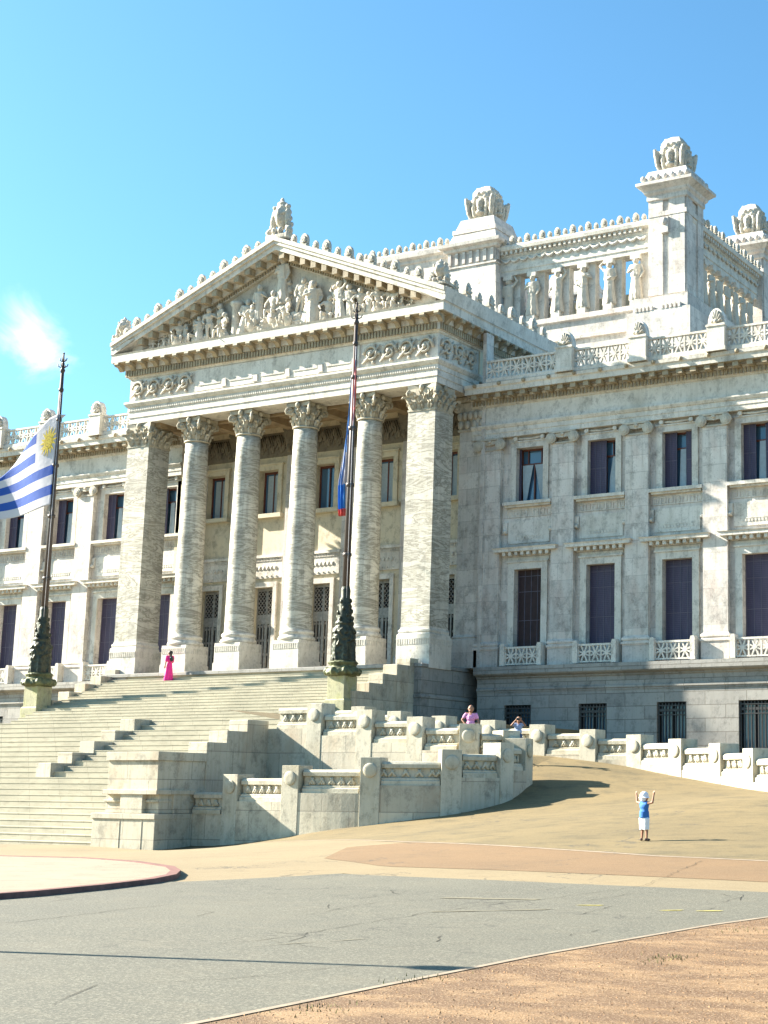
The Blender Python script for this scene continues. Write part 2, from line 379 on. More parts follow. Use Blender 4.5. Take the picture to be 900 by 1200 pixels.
# road (asphalt) and surface bands
asph_far=[(-80,20),(-40,22),(-24,22.6),(-22.14,24.4),(-20.55,27.0),(-18.87,26.6),(-14.19,25.93),(-10.17,25.5),(-4,24.9),(15,23)]
asph_near=[(-80,-12),(-40,-12),(-24,-12),(-20,-12),(-14,-12),(-8.8,-12),(-4,-12),(2,-12),(8,-12),(15,-12)]
o=obj('road',strip(asph_near,asph_far,90,40,.02),M['asphalt']); o['kind']='structure'
brown_top=[(-38,44.6),(-33.74,42.12),(-30.3,40.0),(-27.07,37.72),(-25.37,36.57),(-18.93,33.49),(-15.49,32.11),(-12.57,31.54),(-4,30),(15,28)]
band_top=[(-60,31),(-40,31.5),(-26,31.6),(-22.75,30.35),(-20.8,29.01),(-15.39,28.13),(-10.93,27.41),(-4,26.4),(15,24.5)]
o=obj('plaza_paving',strip([(-80,19),(-60,21),(-40,22),(-24,22.6),(-22,24.2),(-20.55,27.2),(-18.87,26.34),(-14.19,25.93),(-10.17,25.5),(15,23)],[(-80,45.3),(-60,45.3),(-46,45.3),(-38,44.6),(-33.74,42.12),(-27.07,37.72),(-18.93,33.49),(-15.49,32.11),(-12.57,31.54),(15,28)],90,36,.008),M['plaza']); o['kind']='structure'
o=obj('brown_path',strip([(-26.5,35.2),(-24.2,31.2),(-22.75,30.35),(-20.8,29.01),(-15.39,28.13),(-10.93,27.41),(-4,26.4),(15,24.5)],[(-26.4,35.5),(-25.37,36.57),(-22,34.9),(-18.93,33.49),(-15.49,32.11),(-12.57,31.54),(-4,30),(15,28)],70,12,.014),M['brown']); o['kind']='structure'
def offs(pl,d): return [(x+d*.35,y+d) for x,y in pl]
o=obj('paving_edge_line',strip(offs(brown_top,-.07),offs(brown_top,.07),90,1,.02),M['kerb']); o['kind']='structure'
grav=[(-9.2,-12),(-9.05,5),(-8.99,10.11),(-9.12,12.79),(-9.21,15.82),(-9.13,17.47),(-8.94,20.02),(-8.5,22.2),(-7.6,23.6),(-6,24.3),(-3.5,24.6)]
grav=[(x+.1,y) for x,y in grav]; mb=strip([(3,-12),(3.5,5),(4,10),(4.5,12.8),(5,15.8),(5,17.5),(5,20),(4,21.2),(1,22),(0,22.6),(-1,23)],grav,60,30,.026)
o=obj('gravel_ground',mb,M['gravel']); o['kind']='structure'; tag(o,'patch of reddish loose gravel at the lower right','gravel')
del o['category']; del o['label']
def offn(pl,d):
    r=[]
    for i,p in enumerate(pl):
        a=pl[max(0,i-1)]; b=pl[min(len(pl)-1,i+1)]; t=(b[0]-a[0],b[1]-a[1]); l=math.hypot(*t); r.append((p[0]-t[1]/l*d,p[1]+t[0]/l*d))
    return r
mb=strip(grav,offn(grav,.09),70,1,.034); 
o=obj('gravel_kerb',mb,M['kerb']); o['kind']='structure'
# loose stones on the gravel, as stuff
mb=MB(); rs=random.Random(3)
for i in range(14000):
    y=rs.uniform(9,23); x=rs.uniform(-9.2,-2)
    if x<-9.0+max(0,(y-20)*.25): continue
    if y<11.5 and x>-4: continue
    r=rs.choice((.005,.006,.007,.008,.012))*rs.uniform(.7,1.3); z=G(x,y)+.026; b=len(mb.v)
    for k in range(4): a=k*PI/2+rs.random(); mb.v.append((x+r*cos(a),y+r*sin(a),z))
    mb.v.append((x,y,z+r*rs.uniform(.6,1.1)))
    for k in range(4): mb.face([b+k,b+(k+1)%4,b+4])
M['pebble']=plain('pebbles',(.24,.14,.07),.9,0,.85,9)
o=obj('loose_gravel',mb,M['pebble']); o['kind']='stuff'
# long cracks and repairs in the road surface
M['crack']=plain('road_crack',(.035,.03,.02),.95,0,.3,3); M['repair']=plain('pale_repair',(.17,.15,.10),.95,0,.2,3); M['yellow']=plain('worn_yellow_paint',(.40,.34,.08),.9,0,.4,9)
CRK=[[(-21,13.2),(-17.53,15.49),(-17.56,16.27),(-17.72,17.22),(-17.89,18.26),(-17.95,19.25),(-17.68,20.26),(-17.49,21.44)],[(-13.17,14.97),(-13.04,15.54),(-12.98,16.21),(-13.25,17.55),(-13.36,18.68),(-13.51,20.21),(-13.38,22.0),(-13.05,23.56),(-12.79,25.81),(-13.42,28.61),(-13.98,31.2)],[(-10.81,10.18),(-11.21,10.86),(-11.47,11.43),(-11.06,11.92),(-10.7,12.38),(-10.56,13.21),(-10.32,13.99)],[(-13.02,15.67),(-12.32,15.38),(-11.66,15.21)],[(-17.87,22.38),(-16.8,23.47),(-14.78,23.45),(-14.04,24.85)],[(-11.22,15.7),(-10.64,16.5),(-9.98,17.47),(-9.97,18.83)],[(-12.33,22.97),(-12.25,24.39),(-11.77,25.09)],[(-14.8,11.0),(-13.9,11.9),(-13.8,13.2),(-12.9,14.1)],[(-15.9,18.2),(-15.1,19.6),(-15.3,21.2),(-14.6,22.6)],[(-11.9,19.4),(-11.3,20.6),(-11.5,22.2)]]
rc=random.Random(11)
for _ in range(16):
    x_=rc.uniform(-21,-10); y_=rc.uniform(10,24); a_=rc.uniform(.5,2.2); L_=rc.uniform(.8,2.5); CRK.append([(x_,y_),(x_+cos(a_)*L_*.5,y_+sin(a_)*L_*.5),(x_+cos(a_+.5)*L_,y_+sin(a_+.5)*L_)])
CRK=[c for c in CRK if all(p[0]<-9.6 for p in c) or len(c)>4]
def wiggle(pl,amp):
    d=[]; 
    for a,b in zip(pl,pl[1:]):
        k=max(2,int(math.hypot(b[0]-a[0],b[1]-a[1])/.22))
        for j in range(k): d.append((a[0]+(b[0]-a[0])*j/k+rc.uniform(-amp,amp),a[1]+(b[1]-a[1])*j/k+rc.uniform(-amp,amp)))
    return d+[pl[-1]]
for k,c in enumerate(CRK):
    w_=wiggle(c,.05); wd=[rc.uniform(.002,.009) for _ in w_]; mb=MB()
    for p,d in zip(w_,wd): z=G(*p)+.026; mb.v+=[(p[0]-d,p[1]-d*.4,z),(p[0]+d,p[1]+d*.4,z)]
    for i2 in range(len(w_)-1): mb.face([2*i2,2*i2+1,2*i2+3,2*i2+2])
    o=obj('road_crack',mb,M['crack']); o['kind']='structure'
for a,b,w_,m in (((-13.54,20.03),(-12.13,21.22),.07,'repair'),((-14.9,22.4),(-13.2,22.7),.10,'repair'),((-12.6,14.9),(-12.0,16.3),.06,'repair'),((-10.5,21.8),(-10.2,21.95),.06,'yellow'),((-9.95,21.95),(-9.6,22.1),.05,'yellow'),((-12.1,22.1),(-11.7,22.2),.05,'yellow')):
    mb=strip(wiggle([a,b],.02),[(p[0]+.02,p[1]+w_*2) for p in wiggle([a,b],.04)],10,1,.028); o=obj('road_mark',mb,M[m]); o['kind']='structure'
# tufts of grass in the gravel
M['grass']=plain('dry_grass',(.10,.11,.03),.9,0,.4,9); mb=MB()
for cx,cy,n_ in ((-7.7,16.2,70),(-9.0,13.3,40),(-6.9,18.4,40),(-8.2,19.6,30),(-8.6,11.2,40)):
    for k in range(n_):
        x=cx+rc.gauss(0,.14); y=cy+rc.gauss(0,.22); z=G(x,y)+.026; a=rc.random()*6.3; h=rc.uniform(.02,.05); b=len(mb.v)
        mb.v+=[(x-.006*sin(a),y+.006*cos(a),z),(x+.006*sin(a),y-.006*cos(a),z),(x+rc.uniform(-.02,.02),y+rc.uniform(-.02,.02),z+h)]; mb.face([b,b+1,b+2])
o=obj('grass_tufts',mb,M['grass']); o['kind']='stuff'
# pale traffic island with a red kerb
isl=[(-70,34),(-45,33),(-34.63,30.6),(-31.03,30.03),(-27.75,28.65),(-25.3,27.2),(-24.1,26.1),(-23.1,24.9),(-22.37,23.5),(-21.8,21.6),(-21.35,19.6),(-21.2,17.5),(-21.8,15.5),(-25,13.5),(-40,12),(-70,11)]
def inset(pl,d):
    c=(sum(p[0] for p in pl)/len(pl),sum(p[1] for p in pl)/len(pl)); r=[]
    n=len(pl)
    for i in range(n):
        a=pl[i-1]; b=pl[(i+1)%n]; t=(b[0]-a[0],b[1]-a[1]); l=math.hypot(*t); nx=(t[1]/l,-t[0]/l)
        r.append((pl[i][0]+nx[0]*d,pl[i][1]+nx[1]*d))
    return r
KH=.12
def drape_poly(pl,h):
    bm=bmesh.new(); vs=[bm.verts.new((x,y,0)) for x,y in pl]; f=bm.faces.new(vs); bmesh.ops.triangulate(bm,faces=[f]); bmesh.ops.subdivide_edges(bm,edges=bm.edges,cuts=3,use_grid_fill=True)
    for v in bm.verts: v.co.z=G(v.co.x,v.co.y)+h
    bmesh.ops.recalc_face_normals(bm,faces=bm.faces)
    if sum(f.normal.z for f in bm.faces)<0: bmesh.ops.reverse_faces(bm,faces=bm.faces)
    me=bpy.data.meshes.new('island'); bm.to_mesh(me); bm.free(); return me
def dense(pl,s=.8,closed=True):
    r=[]; n=len(pl)
    for i in range(n if closed else n-1):
        a=pl[i]; b=pl[(i+1)%n]; k=max(1,int(math.hypot(b[0]-a[0],b[1]-a[1])/s))
        for j in range(k): r.append((a[0]+(b[0]-a[0])*j/k,a[1]+(b[1]-a[1])*j/k))
    if not closed: r.append(pl[-1])
    return r
inn=inset(isl,.22); me=drape_poly(inn,KH-.01); fin(me,M['isl']); o=obj('traffic_island',me,None); o['kind']='structure'
po=dense(isl); pi_=dense(inn); 
mb=MB(); 
pts=dense(isl,.8); inp=[]
for p in pts:
    inp.append(min(((q[0]-p[0])**2+(q[1]-p[1])**2,q) for q in dense(inn,.2))[1])
n=len(pts)
for p,q in zip(pts,inp):
    g=G(*p); mb.v+= [(p[0],p[1],g-.1),(p[0],p[1],g+KH-.03),(p[0]*.98+q[0]*.02,p[1]*.98+q[1]*.02,g+KH),(q[0],q[1],G(*q)+KH),(q[0],q[1],G(*q)-.1)]
for i in range(n):
    j=(i+1)%n
    for k in range(4): mb.face([i*5+k,i*5+k+1,j*5+k+1,j*5+k])
o=obj('island_kerb',mb,M['kerbred'],recalc=True); o['kind']='structure'

# ------------------------------------------------------------------ palace
PX=-63.65
pal=thing('palace','pale weathered marble parliament palace with a columned portico, pediment and roof lantern','palace',(PX,78,9.25))
def wall_holes(mb,x0,x1,z0,z1,yf,th,holes):
    """front wall sheet with rectangular openings and reveals; holes (xa,xb,za,zb)"""
    xs_=sorted({x0,x1,*[h[0] for h in holes],*[h[1] for h in holes]}); zs_=sorted({z0,z1,*[h[2] for h in holes],*[h[3] for h in holes]})
    def inh(x,z): return any(h[0]<x<h[1] and h[2]<z<h[3] for h in holes)
    for a,b in zip(xs_,xs_[1:]):
        for c,d in zip(zs_,zs_[1:]):
            if inh((a+b)/2,(c+d)/2): continue
            i=len(mb.v); mb.v+=[(a,yf,c),(b,yf,c),(b,yf,d),(a,yf,d)]; mb.face([i,i+1,i+2,i+3])
    for xa,xb,za,zb in holes:
        i=len(mb.v); mb.v+=[(xa,yf,za),(xb,yf,za),(xb,yf,zb),(xa,yf,zb),(xa,yf+th,za),(xb,yf+th,za),(xb,yf+th,zb),(xa,yf+th,zb)]
        for q in ((0,1,5,4),(1,2,6,5),(2,3,7,6),(3,0,4,7)): mb.face([i+k for k in q][::-1])
YW=79.25; YP=78.9; S5=4.98
WR=[-46.87+S5*k for k in range(0,7)]
WL=[-76.42-S5*k for k in range(0,6)]
HW=.95
def wing(xa,xb,cs,right):
    holes=[(c-HW,c+HW,19.3,22.7) for c in cs]+[(c-HW,c+HW,10.45,15.15) for c in cs]
    mb=MB(); wall_holes(mb,xa,xb,9.2,26.3,YW,.75,holes); obj('wing_wall',mb,M['marble'],pal)
    # entablature with cornice
    mb=MB(); path=[(xa,YP),(xb,YP)]
    mb.sweep(path,[(-.3,23.42),(.03,23.42),(.03,23.72),(.07,23.74),(.07,24.02),(.12,24.04),(.2,24.2),(.2,24.28),(.02,24.3),(.02,25.42),(.12,25.46),(.12,25.5),(.22,25.52),(.22,25.86),(.34,25.9),(.34,26.1),(1.0,26.12),(1.02,26.42),(1.1,26.5),(1.12,26.7),(.2,26.74),(-.3,26.74)])
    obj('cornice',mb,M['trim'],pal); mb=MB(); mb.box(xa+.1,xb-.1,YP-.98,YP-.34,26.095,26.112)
    x=xa+.15
    while x<xb-.2:                                             # dentils
        mb.box(x,x+.14,YP-.31,YP-.21,25.54,25.84); x+=.235
    x=xa+.4
    while x<xb-.4:                                             # block modillions
        mb.box(x,x+.36,YP-.9,YP-.33,25.82,26.115); x+=.88
    x=xa+.8
    while x<xb-.8:                                             # lion spouts
        mb.ball((x,YP-1.16,26.6),(.14,.12,.14),8,6); x+=1.76
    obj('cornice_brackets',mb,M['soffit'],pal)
wing(-50.9,-14,WR,True); wing(-104,-74.9,WL,False)
# basement storeys
def basement(xa,xb,cs,hw):
    holes=[(c-hw,c+hw,2.5,6.95) for c in cs]
    mb=MB(); wall_holes(mb,xa,xb,-1.0,8.0,78.7,.5,holes)
    mb.sweep([(xa,78.7),(xb,78.7)],[(-.2,7.72),(.05,7.72),(.05,7.8),(.12,7.84),(.12,7.95),(.02,8.0),(.02,8.5),(.12,8.56),(.12,8.62),(.42,8.72),(.5,8.8),(.5,9.22),(-.9,9.26)])
    obj('basement_wall',mb,M['base'],pal)
basement(-50.0,-14,[c+.05 for c in (-47.2,-42.15,-37.12,-32.12,-27.1,-22.1,-17.1)],.92)
basement(-104,-75.5,[c for c in WL],.92)
# window kinds ------------------------------------------------------
def ref(name,mb,mats,parent): return obj(name,mb,mats,parent)
def upper_window(c,kind,y=YW,porch=False,z0=19.3,z1=22.7,hw=HW,first=[None]):
    mb=MB(); # surround with ears
    for a,b in ((c-hw-.38,c-hw),(c+hw,c+hw+.38)): mb.box(a,b,y-.10,y+.02,z0-.02,z1)
    mb.box(c-hw-.38,c+hw+.38,y-.10,y+.02,z1,z1+.36); mb.box(c-hw-.44,c+hw+.44,y-.16,y+.01,z1+.36,z1+.44)
    if not porch:
        for s_ in (-1,1):                                     # scrolled ornament above
            mb.tube([(c+s_*.95,y-.28,z1+.56),(c+s_*.95,y+.0,z1+.56)],.13,10)
            mb.box(c+s_*.95-.12,c+s_*.95+.12,y-.22,y,z1+.44,z1+.7)
        mb.tube([(c-.8,y-.1,z1+.58),(c,y-.14,z1+.52),(c+.8,y-.1,z1+.58)],.07,8)
    w=obj('window',mb,M['trim'],pal,bevel=0)
    s=MB(); s.box(c-hw-.75,c+hw+.75,y-.42,y+.02,z0-.2,z0); s.box(c-hw-.65,c+hw+.65,y-.28,y+.01,z0-.32,z0-.2); obj('sill',s,M['trim'],w)
    yb=y+.62
    f=MB(); f.box(c-hw,c-hw+.09,yb-.1,yb+.06,z0,z1); f.box(c+hw-.09,c+hw,yb-.1,yb+.06,z0,z1); f.box(c-hw+.09,c+hw-.09,yb-.1,yb+.06,z1-.09,z1); f.box(c-hw+.09,c+hw-.09,yb-.1,yb+.06,z0,z0+.09)
    f.box(c-.04,c+.04,yb-.08,yb+.05,z0+.09,z1-1.0); f.box(c-hw+.09,c+hw-.09,yb-.08,yb+.05,z1-1.0,z1-.9); 
    if not porch: f.box(c-.5,c-.44,yb-.06,yb+.04,z1-.9,z1-.09); f.box(c+.44,c+.5,yb-.06,yb+.04,z1-.9,z1-.09)
    obj('frame',f,M['frame'],w)
    g=MB(); g.box(c-hw,c+hw,yb+.04,yb+.07,z0,z1); obj('pane',g,M['glass'],w)
    def shut(a,b):
        q=MB(); q.box(a,b,yb-.30,yb-.22,z0,z1); 
        for k in range(1,4): xx=a+(b-a)*k/4; 
        obj('shutter',q,M['shutter'],w)
        q=MB(); n=max(1,int((b-a)/.3))
        for k in range(n+1): xx=a+(b-a)*k/n; q.box(xx-.012,xx+.012,yb-.32,yb-.305,z0,z1)
        q.box(a,b,yb-.32,yb-.306,z0+1.7,z0+1.73); obj('shutter_bars',q,M['mullion'],w)
    def curt(pts,z=None):
        q=MB(); q.smooth=True
        for i,(za,xl,xr) in enumerate(pts):
            for k in range(9):
                xx=xl+(xr-xl)*k/8; q.v.append((xx,yb-.02+.02*(1 if k%2 else -1)-.10,za))
        for i in range(len(pts)-1):
            for k in range(8): b_=i*9+k; q.face([b_,b_+1,b_+10,b_+9])
        obj('curtain',q,M['curtain'],w)
    if kind=='drapes':
        curt([(z0+.1,c-.72,c-.5),(z0+1.2,c-.78,c-.3),(z1-1.0,c-.8,c-.06)]); curt([(z0+.1,c+.5,c+.72),(z0+1.2,c+.3,c+.78),(z1-1.0,c+.06,c+.8)]); shut(c-hw+.0,c-hw+.12)
    elif kind=='half': shut(c-hw,c+.12); curt([(z0+.1,c+.25,c+.75),(z0+1.2,c+.3,c+.8),(z1-1,c+.5,c+.82)])
    elif kind=='both': shut(c-hw,c-.2); shut(c+.42,c+hw); curt([(z0+.1,c-.1,c+.35),(z1-1,c-.02,c+.35)])
    elif kind=='left': shut(c-hw,c-.25); curt([(z0+.1,c-.1,c+.35),(z1-1,c-.05,c+.3)]); curt([(z0+.1,c+.45,c+.8),(z1-1,c+.5,c+.8)])
    return w
kinds=['drapes','half','both','both','half','left','both']
for c,k in zip(WR,kinds): upper_window(c,k)
for c,k in zip(WL,['left','left','left','left','both','left']): upper_window(c,k)
def lower_window(c,i=0):
    y=YW; z0,z1=10.45,15.15; mb=MB()
    for a,b in ((c-HW-.42,c-HW),(c+HW,c+HW+.42)): mb.box(a,b,y-.12,y+.02,9.3,z1)
    mb.box(c-HW-.42,c+HW+.42,y-.12,y+.02,z1,z1+.42); mb.box(c-HW-.5,c+HW+.5,y-.2,y+.01,z1+.42,z1+.52)
    mb.box(c-HW-.5,c+HW+.5,y-.06,y+.01,z1+.52,z1+.75)
    w=obj('window',mb,M['trim'],pal)
    h=MB(); h.sweep([(c-1.62,y+.02),(c-1.62,y-.06),(c+1.62,y-.06),(c+1.62,y+.02)],[(0,z1+.78),(.05,z1+.78),(.05,z1+1.02),(.55,z1+1.05),(.55,z1+1.22),(.62,z1+1.3),(.0,z1+1.34)])
    for k in range(8):
        xx=c-1.5+k*3.0/7; h.box(xx-.1,xx+.1,y-.5,y-.1,z1+.82,z1+1.045)
    obj('hood',h,M['trim'],w)
    q=MB(); q.box(c-HW,c+HW,y+.38,y+.46,z0,z1); obj('shutter',q,M['darkred'] if i==1 else M['shutter'],w)
    q=MB()
    for k in range(5): xx=c-HW+.06+k*(2*HW-.12)/4; q.box(xx-.015,xx+.015,y+.36,y+.379,z0,z1)
    for zz in (z0+.05,z0+1.6,z1-1.35,z1-.4): q.box(c-HW,c+HW,y+.355,y+.378,zz,zz+.03)
    obj('shutter_bars',q,M['mullion'],w)
    # panel above with little bead row
    p=MB(); p.box(c-1.45,c+1.45,y-.07,y+.01,16.75,18.1); 
    for k in range(10): p.box(c-1.0+k*.21,c-.88+k*.21,y-.1,y-.065,17.0,17.14)
    p.box(c-1.05,c+1.1,y-.09,y-.065,17.18,17.22)
    for s_ in (-1,1): p.box(c+s_*1.62-.14,c+s_*1.62+.14,y-.16,y+.01,17.55,18.1); p.tube([(c+s_*1.62-.12,y-.16,17.5),(c+s_*1.62+.12,y-.16,17.5)],.13,8)
    # greek key band
    p.box(c-1.7,c+1.7,y-.05,y+.01,18.1,18.16)
    for k in range(7):
        a=c-1.55+k*.46
        p.box(a,a+.32,y-.045,y+.01,18.78,18.82); p.box(a,a+.04,y-.045,y+.01,18.42,18.78); p.box(a+.28,a+.32,y-.045,y+.01,18.5,18.78); p.box(a+.12,a+.28,y-.045,y+.01,18.5,18.54); p.box(a,a+.46,y-.045,y+.01,18.38,18.42)
    obj('wall_panel',p,M['trim'],pal)
    return w
w0=None
for c in WR+WL:
    lower_window(c,1 if abs(c+46.87)<.1 else 0)
# balconies
def lattice(mb,xa,xb,z0,z1,y,th,cell):
    n=max(1,round((xb-xa)/cell)); cw=(xb-xa)/n; 
    mb.box(xa,xb,y-th/2,y+th/2,z0,z0+.09); mb.box(xa,xb,y-th/2-.03,y+th/2+.03,z1-.12,z1)
    a0,a1=z0+.09,z1-.12
    for k in range(n+1):
        xx=xa+k*cw; mb.box(max(xa,xx-.05),min(xb,xx+.05),y-th/2,y+th/2,a0,a1)
    for k in range(n):
        cx=xa+(k+.5)*cw; cz=(a0+a1)/2; rx=cw/2-.05; rz=(a1-a0)/2
        mb.lathe([(.13,-th/2),(.13,th/2)],(0,0,0),10); n0=len(mb.v)-20
        for i in range(n0,len(mb.v)): v=mb.v[i]; mb.v[i]=(cx+v[0],y+v[2],cz+v[1])
        for q in range(8):
            a=q*PI/4+PI/8; ex,ez=cos(a),sin(a); L=min(rx/abs(ex) if abs(ex)>.01 else 9,rz/abs(ez) if abs(ez)>.01 else 9)
            b=len(mb.v); px,pz=-ez*.045,ex*.045
            for yy in (y-th/2+.01,y+th/2-.01):
                mb.v+=[(cx+ex*.1+px,yy,cz+ez*.1+pz),(cx+ex*.1-px,yy,cz+ez*.1-pz),(cx+ex*L-px,yy,cz+ez*L-pz),(cx+ex*L+px,yy,cz+ez*L+pz)]
            mb.face([b,b+1,b+2,b+3]); mb.face([b+7,b+6,b+5,b+4]); mb.face([b,b+4,b+5,b+1]); mb.face([b+2,b+6,b+7,b+3])
def balcony(c,proto=[None]):
    if proto[0] is None:
        mb=MB(); lattice(mb,c-1.12,c+1.12,9.32,10.4,78.62,.12,.75); o=obj('balcony_railing',mb,M['trim'],pal)
        for s_ in (-1,1):
            p=MB(); p.box(c+s_*1.27-.15,c+s_*1.27+.15,78.4,78.95,9.27,10.45); p.prism_xz([(c+s_*1.27-.15,10.45),(c+s_*1.27+.15,10.45),(c+s_*1.27+.1,10.6),(c+s_*1.27-.1,10.6)],78.4,78.95)
            obj('post',p,M['trim'],o)
        proto[0]=(o,c)
    else: cp(proto[0][0],pal,(c-proto[0][1],0,0))
for c in WR+WL: balcony(c)
# basement windows with grilles
def bwin(c,hw,proto=[None]):
    if proto[0]: return cp(proto[0][0],pal,(c-proto[0][1],0,0))
    mb=MB(); mb.box(c-hw-.0,c-hw+.12,78.95,79.05,2.6,6.93); mb.box(c+hw-.12,c+hw,78.95,79.05,2.6,6.93); mb.box(c-hw+.12,c+hw-.12,78.95,79.05,6.8,6.93); mb.box(c-.05,c+.05,78.95,79.04,2.6,6.8)
    w=obj('window',mb,M['dark'],pal); g=MB(); g.box(c-hw,c+hw,79.1,79.14,2.6,6.93); obj('pane',g,M['glass'],w)
    q=MB()
    for k in range(9): xx=c-hw+.08+k*(2*hw-.16)/8; q.box(xx-.03,xx+.03,78.80,78.86,2.6,6.9)
    for zz in (6.72,6.2,4.3,3.9): q.box(c-hw,c+hw,78.785,78.875,zz,zz+.06)
    for k in range(8):
        xx=c-hw+.08+(k+.5)*(2*hw-.16)/8; q.lathe([(.085,-.02),(.085,.02)],(0,0,0),8); n0=len(q.v)-16
        for i in range(n0,len(q.v)): v=q.v[i]; q.v[i]=(xx+v[0],78.83+v[2],6.49+v[1])
    obj('grille',q,M['dooriron'],w); proto[0]=(w,c); return w
for c in (-47.15,-42.1,-37.07,-32.07,-27.05,-22.05,-17.05): bwin(c,.9)
for c in WL: bwin(c,.9)
# pilasters of the wings
def ionic(mb,c,y,hw,z):
    mb.box(c-hw-.02,c+hw+.02,y-.06,y+.3,z-.14,z-.05)
    mb.box(c-hw-.12,c+hw+.12,y-.2,y+.3,z+.5,z+.62)
    mb.prism_xz([(c-hw-.1,z+.48),(c-hw-.1,z+.3),(c,z+.2),(c+hw+.1,z+.3),(c+hw+.1,z+.48)],y-.12,y+.2)
    for s_ in (-1,1):
        for rr,dd in ((.34,.0),(.24,.05),(.12,.09)):
            n0=len(mb.v); mb.lathe([(rr,-.0),(rr,.22+dd)],(0,0,0),14)
            for i in range(n0,len(mb.v)): v=mb.v[i]; mb.v[i]=(c+s_*(hw+.02)+v[0],y+.02-v[2],z+.2+v[1])
    mb.ball((c,y-.14,z+.42),(.16,.08,.12),8,6)
pp=None
for c in [-44.38+S5*k for k in range(7)]+[-78.95-S5*k for k in range(5)]+[-49.55]:
    if pp is None:
        mb=MB(); mb.box(c-.76,c+.76,YP,YW+.05,10.75,22.75)
        mb.sweep([(c-.76,YW),(c-.76,YP),(c+.76,YP),(c+.76,YW)],[(0,10.3),(.16,10.3),(.16,10.42),(.08,10.46),(.08,10.5),(.14,10.55),(.14,10.66),(.03,10.75),(0,10.8)])
        mb.box(c-.86,c+.86,YP-.1,YW+.05,9.27,10.3)
        pp=obj('pilaster',mb,M['marble'],pal); q=MB(); ionic(q,c,YP,.76,22.78); obj('capital',q,M['carve'],pp); pc=c
    else: cp(pp,pal,(c-pc,0,0))
# roof balustrade
def star_panel(c0,c1,y=78.05,z0=26.74,z1=28.15):
    mb=MB(); mb.box(c0,c1,y-.2,y+.2,z0,z0+.22); lattice(mb,c0,c1,z0+.22,z1,y,.2,.83); return obj('balustrade_panel',mb,M['trim'],pal)
def roof_post(xc,proto=[None]):
    if proto[0]: return cp(proto[0][0],pal,(xc-proto[0][1],0,0))
    y=78.0; mb=MB(); mb.box(xc-.55,xc+.55,y-.4,y+.35,26.73,28.35); mb.box(xc-.62,xc+.62,y-.46,y+.4,26.73,26.95); mb.box(xc-.6,xc+.6,y-.45,y+.4,28.2,28.32)
    mb.prism_xz([(xc+.52*cos(a),28.35+.95*sin(a)) for a in [PI*k/10 for k in range(11)]],y-.28,y+.22)
    p=obj('balustrade_post',mb,M['trim'],pal)
    q=MB()
    for k in range(7):
        a=PI*(k+.5)/7; q.tube([(xc,y-.33,28.42),(xc+.4*cos(a),y-.36,28.42+.72*sin(a))],[.05,.1],6)
    q.ball((xc,y-.34,28.5),.15,8,6)
    obj('shell',q,M['carve'],p); proto[0]=(p,xc); return p
prp=[-48.9,-43.5,-38.55,-33.75,-28.8,-23.8,-18.8]; 
prp=[-49.9,-43.7,-38.75,-33.75,-28.8,-23.8,-18.8,-14.5]
for a in prp[1:]: roof_post(a)
for a,b in zip(prp,prp[1:]): star_panel(a+.55,b-.55)
prl=[-76.6,-82.3,-87.3,-92.3,-97.3,-102.3]
for a in prl[1:]: roof_post(a)
for a,b in zip(prl,prl[1:]): star_panel(b+.55,a-.55)
# roofs
mb=MB(); mb.box(-51,-14,78.3,110,26.0,26.72); obj('wing_roof',mb,M['base'],pal); mb=MB(); mb.box(-104,-76,78.3,110,26.0,26.72); obj('wing_roof',mb,M['base'],pal)
mb=MB(); mb.box(-14.2,-14,YW+.02,110,0,26); mb.box(-104,-103.8,YW+.02,110,0,26); mb.box(-104,-14,109.8,110,0,26); obj('rear_wall',mb,M['marble'],pal)
mb=MB(); mb.box(-103,-15,80.9+.6,82.0,0,26); obj('interior',mb,M['dark'],pal)
# ---------------- portico
XL0,XL1,XR0,XR1=-76.2,-74.28,-53.08,-51.1
mb=MB(); mb.box(-76.3,-51.0,75.4,81.2,-1,9.24); mb.box(-76.3,-74.2,74.2,75.39,-1,9.238); mb.box(-52.5,-51.0,74.2,75.39,-1,9.238)
mb.sweep([(-76.3,79.3),(-76.3,74.2),(-51.0,74.2),(-51.0,79.3)],[(0,7.2),(.06,7.24),(.06,7.36),(0,7.42)]); mb.sweep([(-76.3,79.3),(-76.3,74.2),(-51.0,74.2),(-51.0,79.3)],[(0,9.0),(.08,9.03),(.08,9.2),(0,9.235)]); obj('portico_terrace',mb,M['base'],pal)
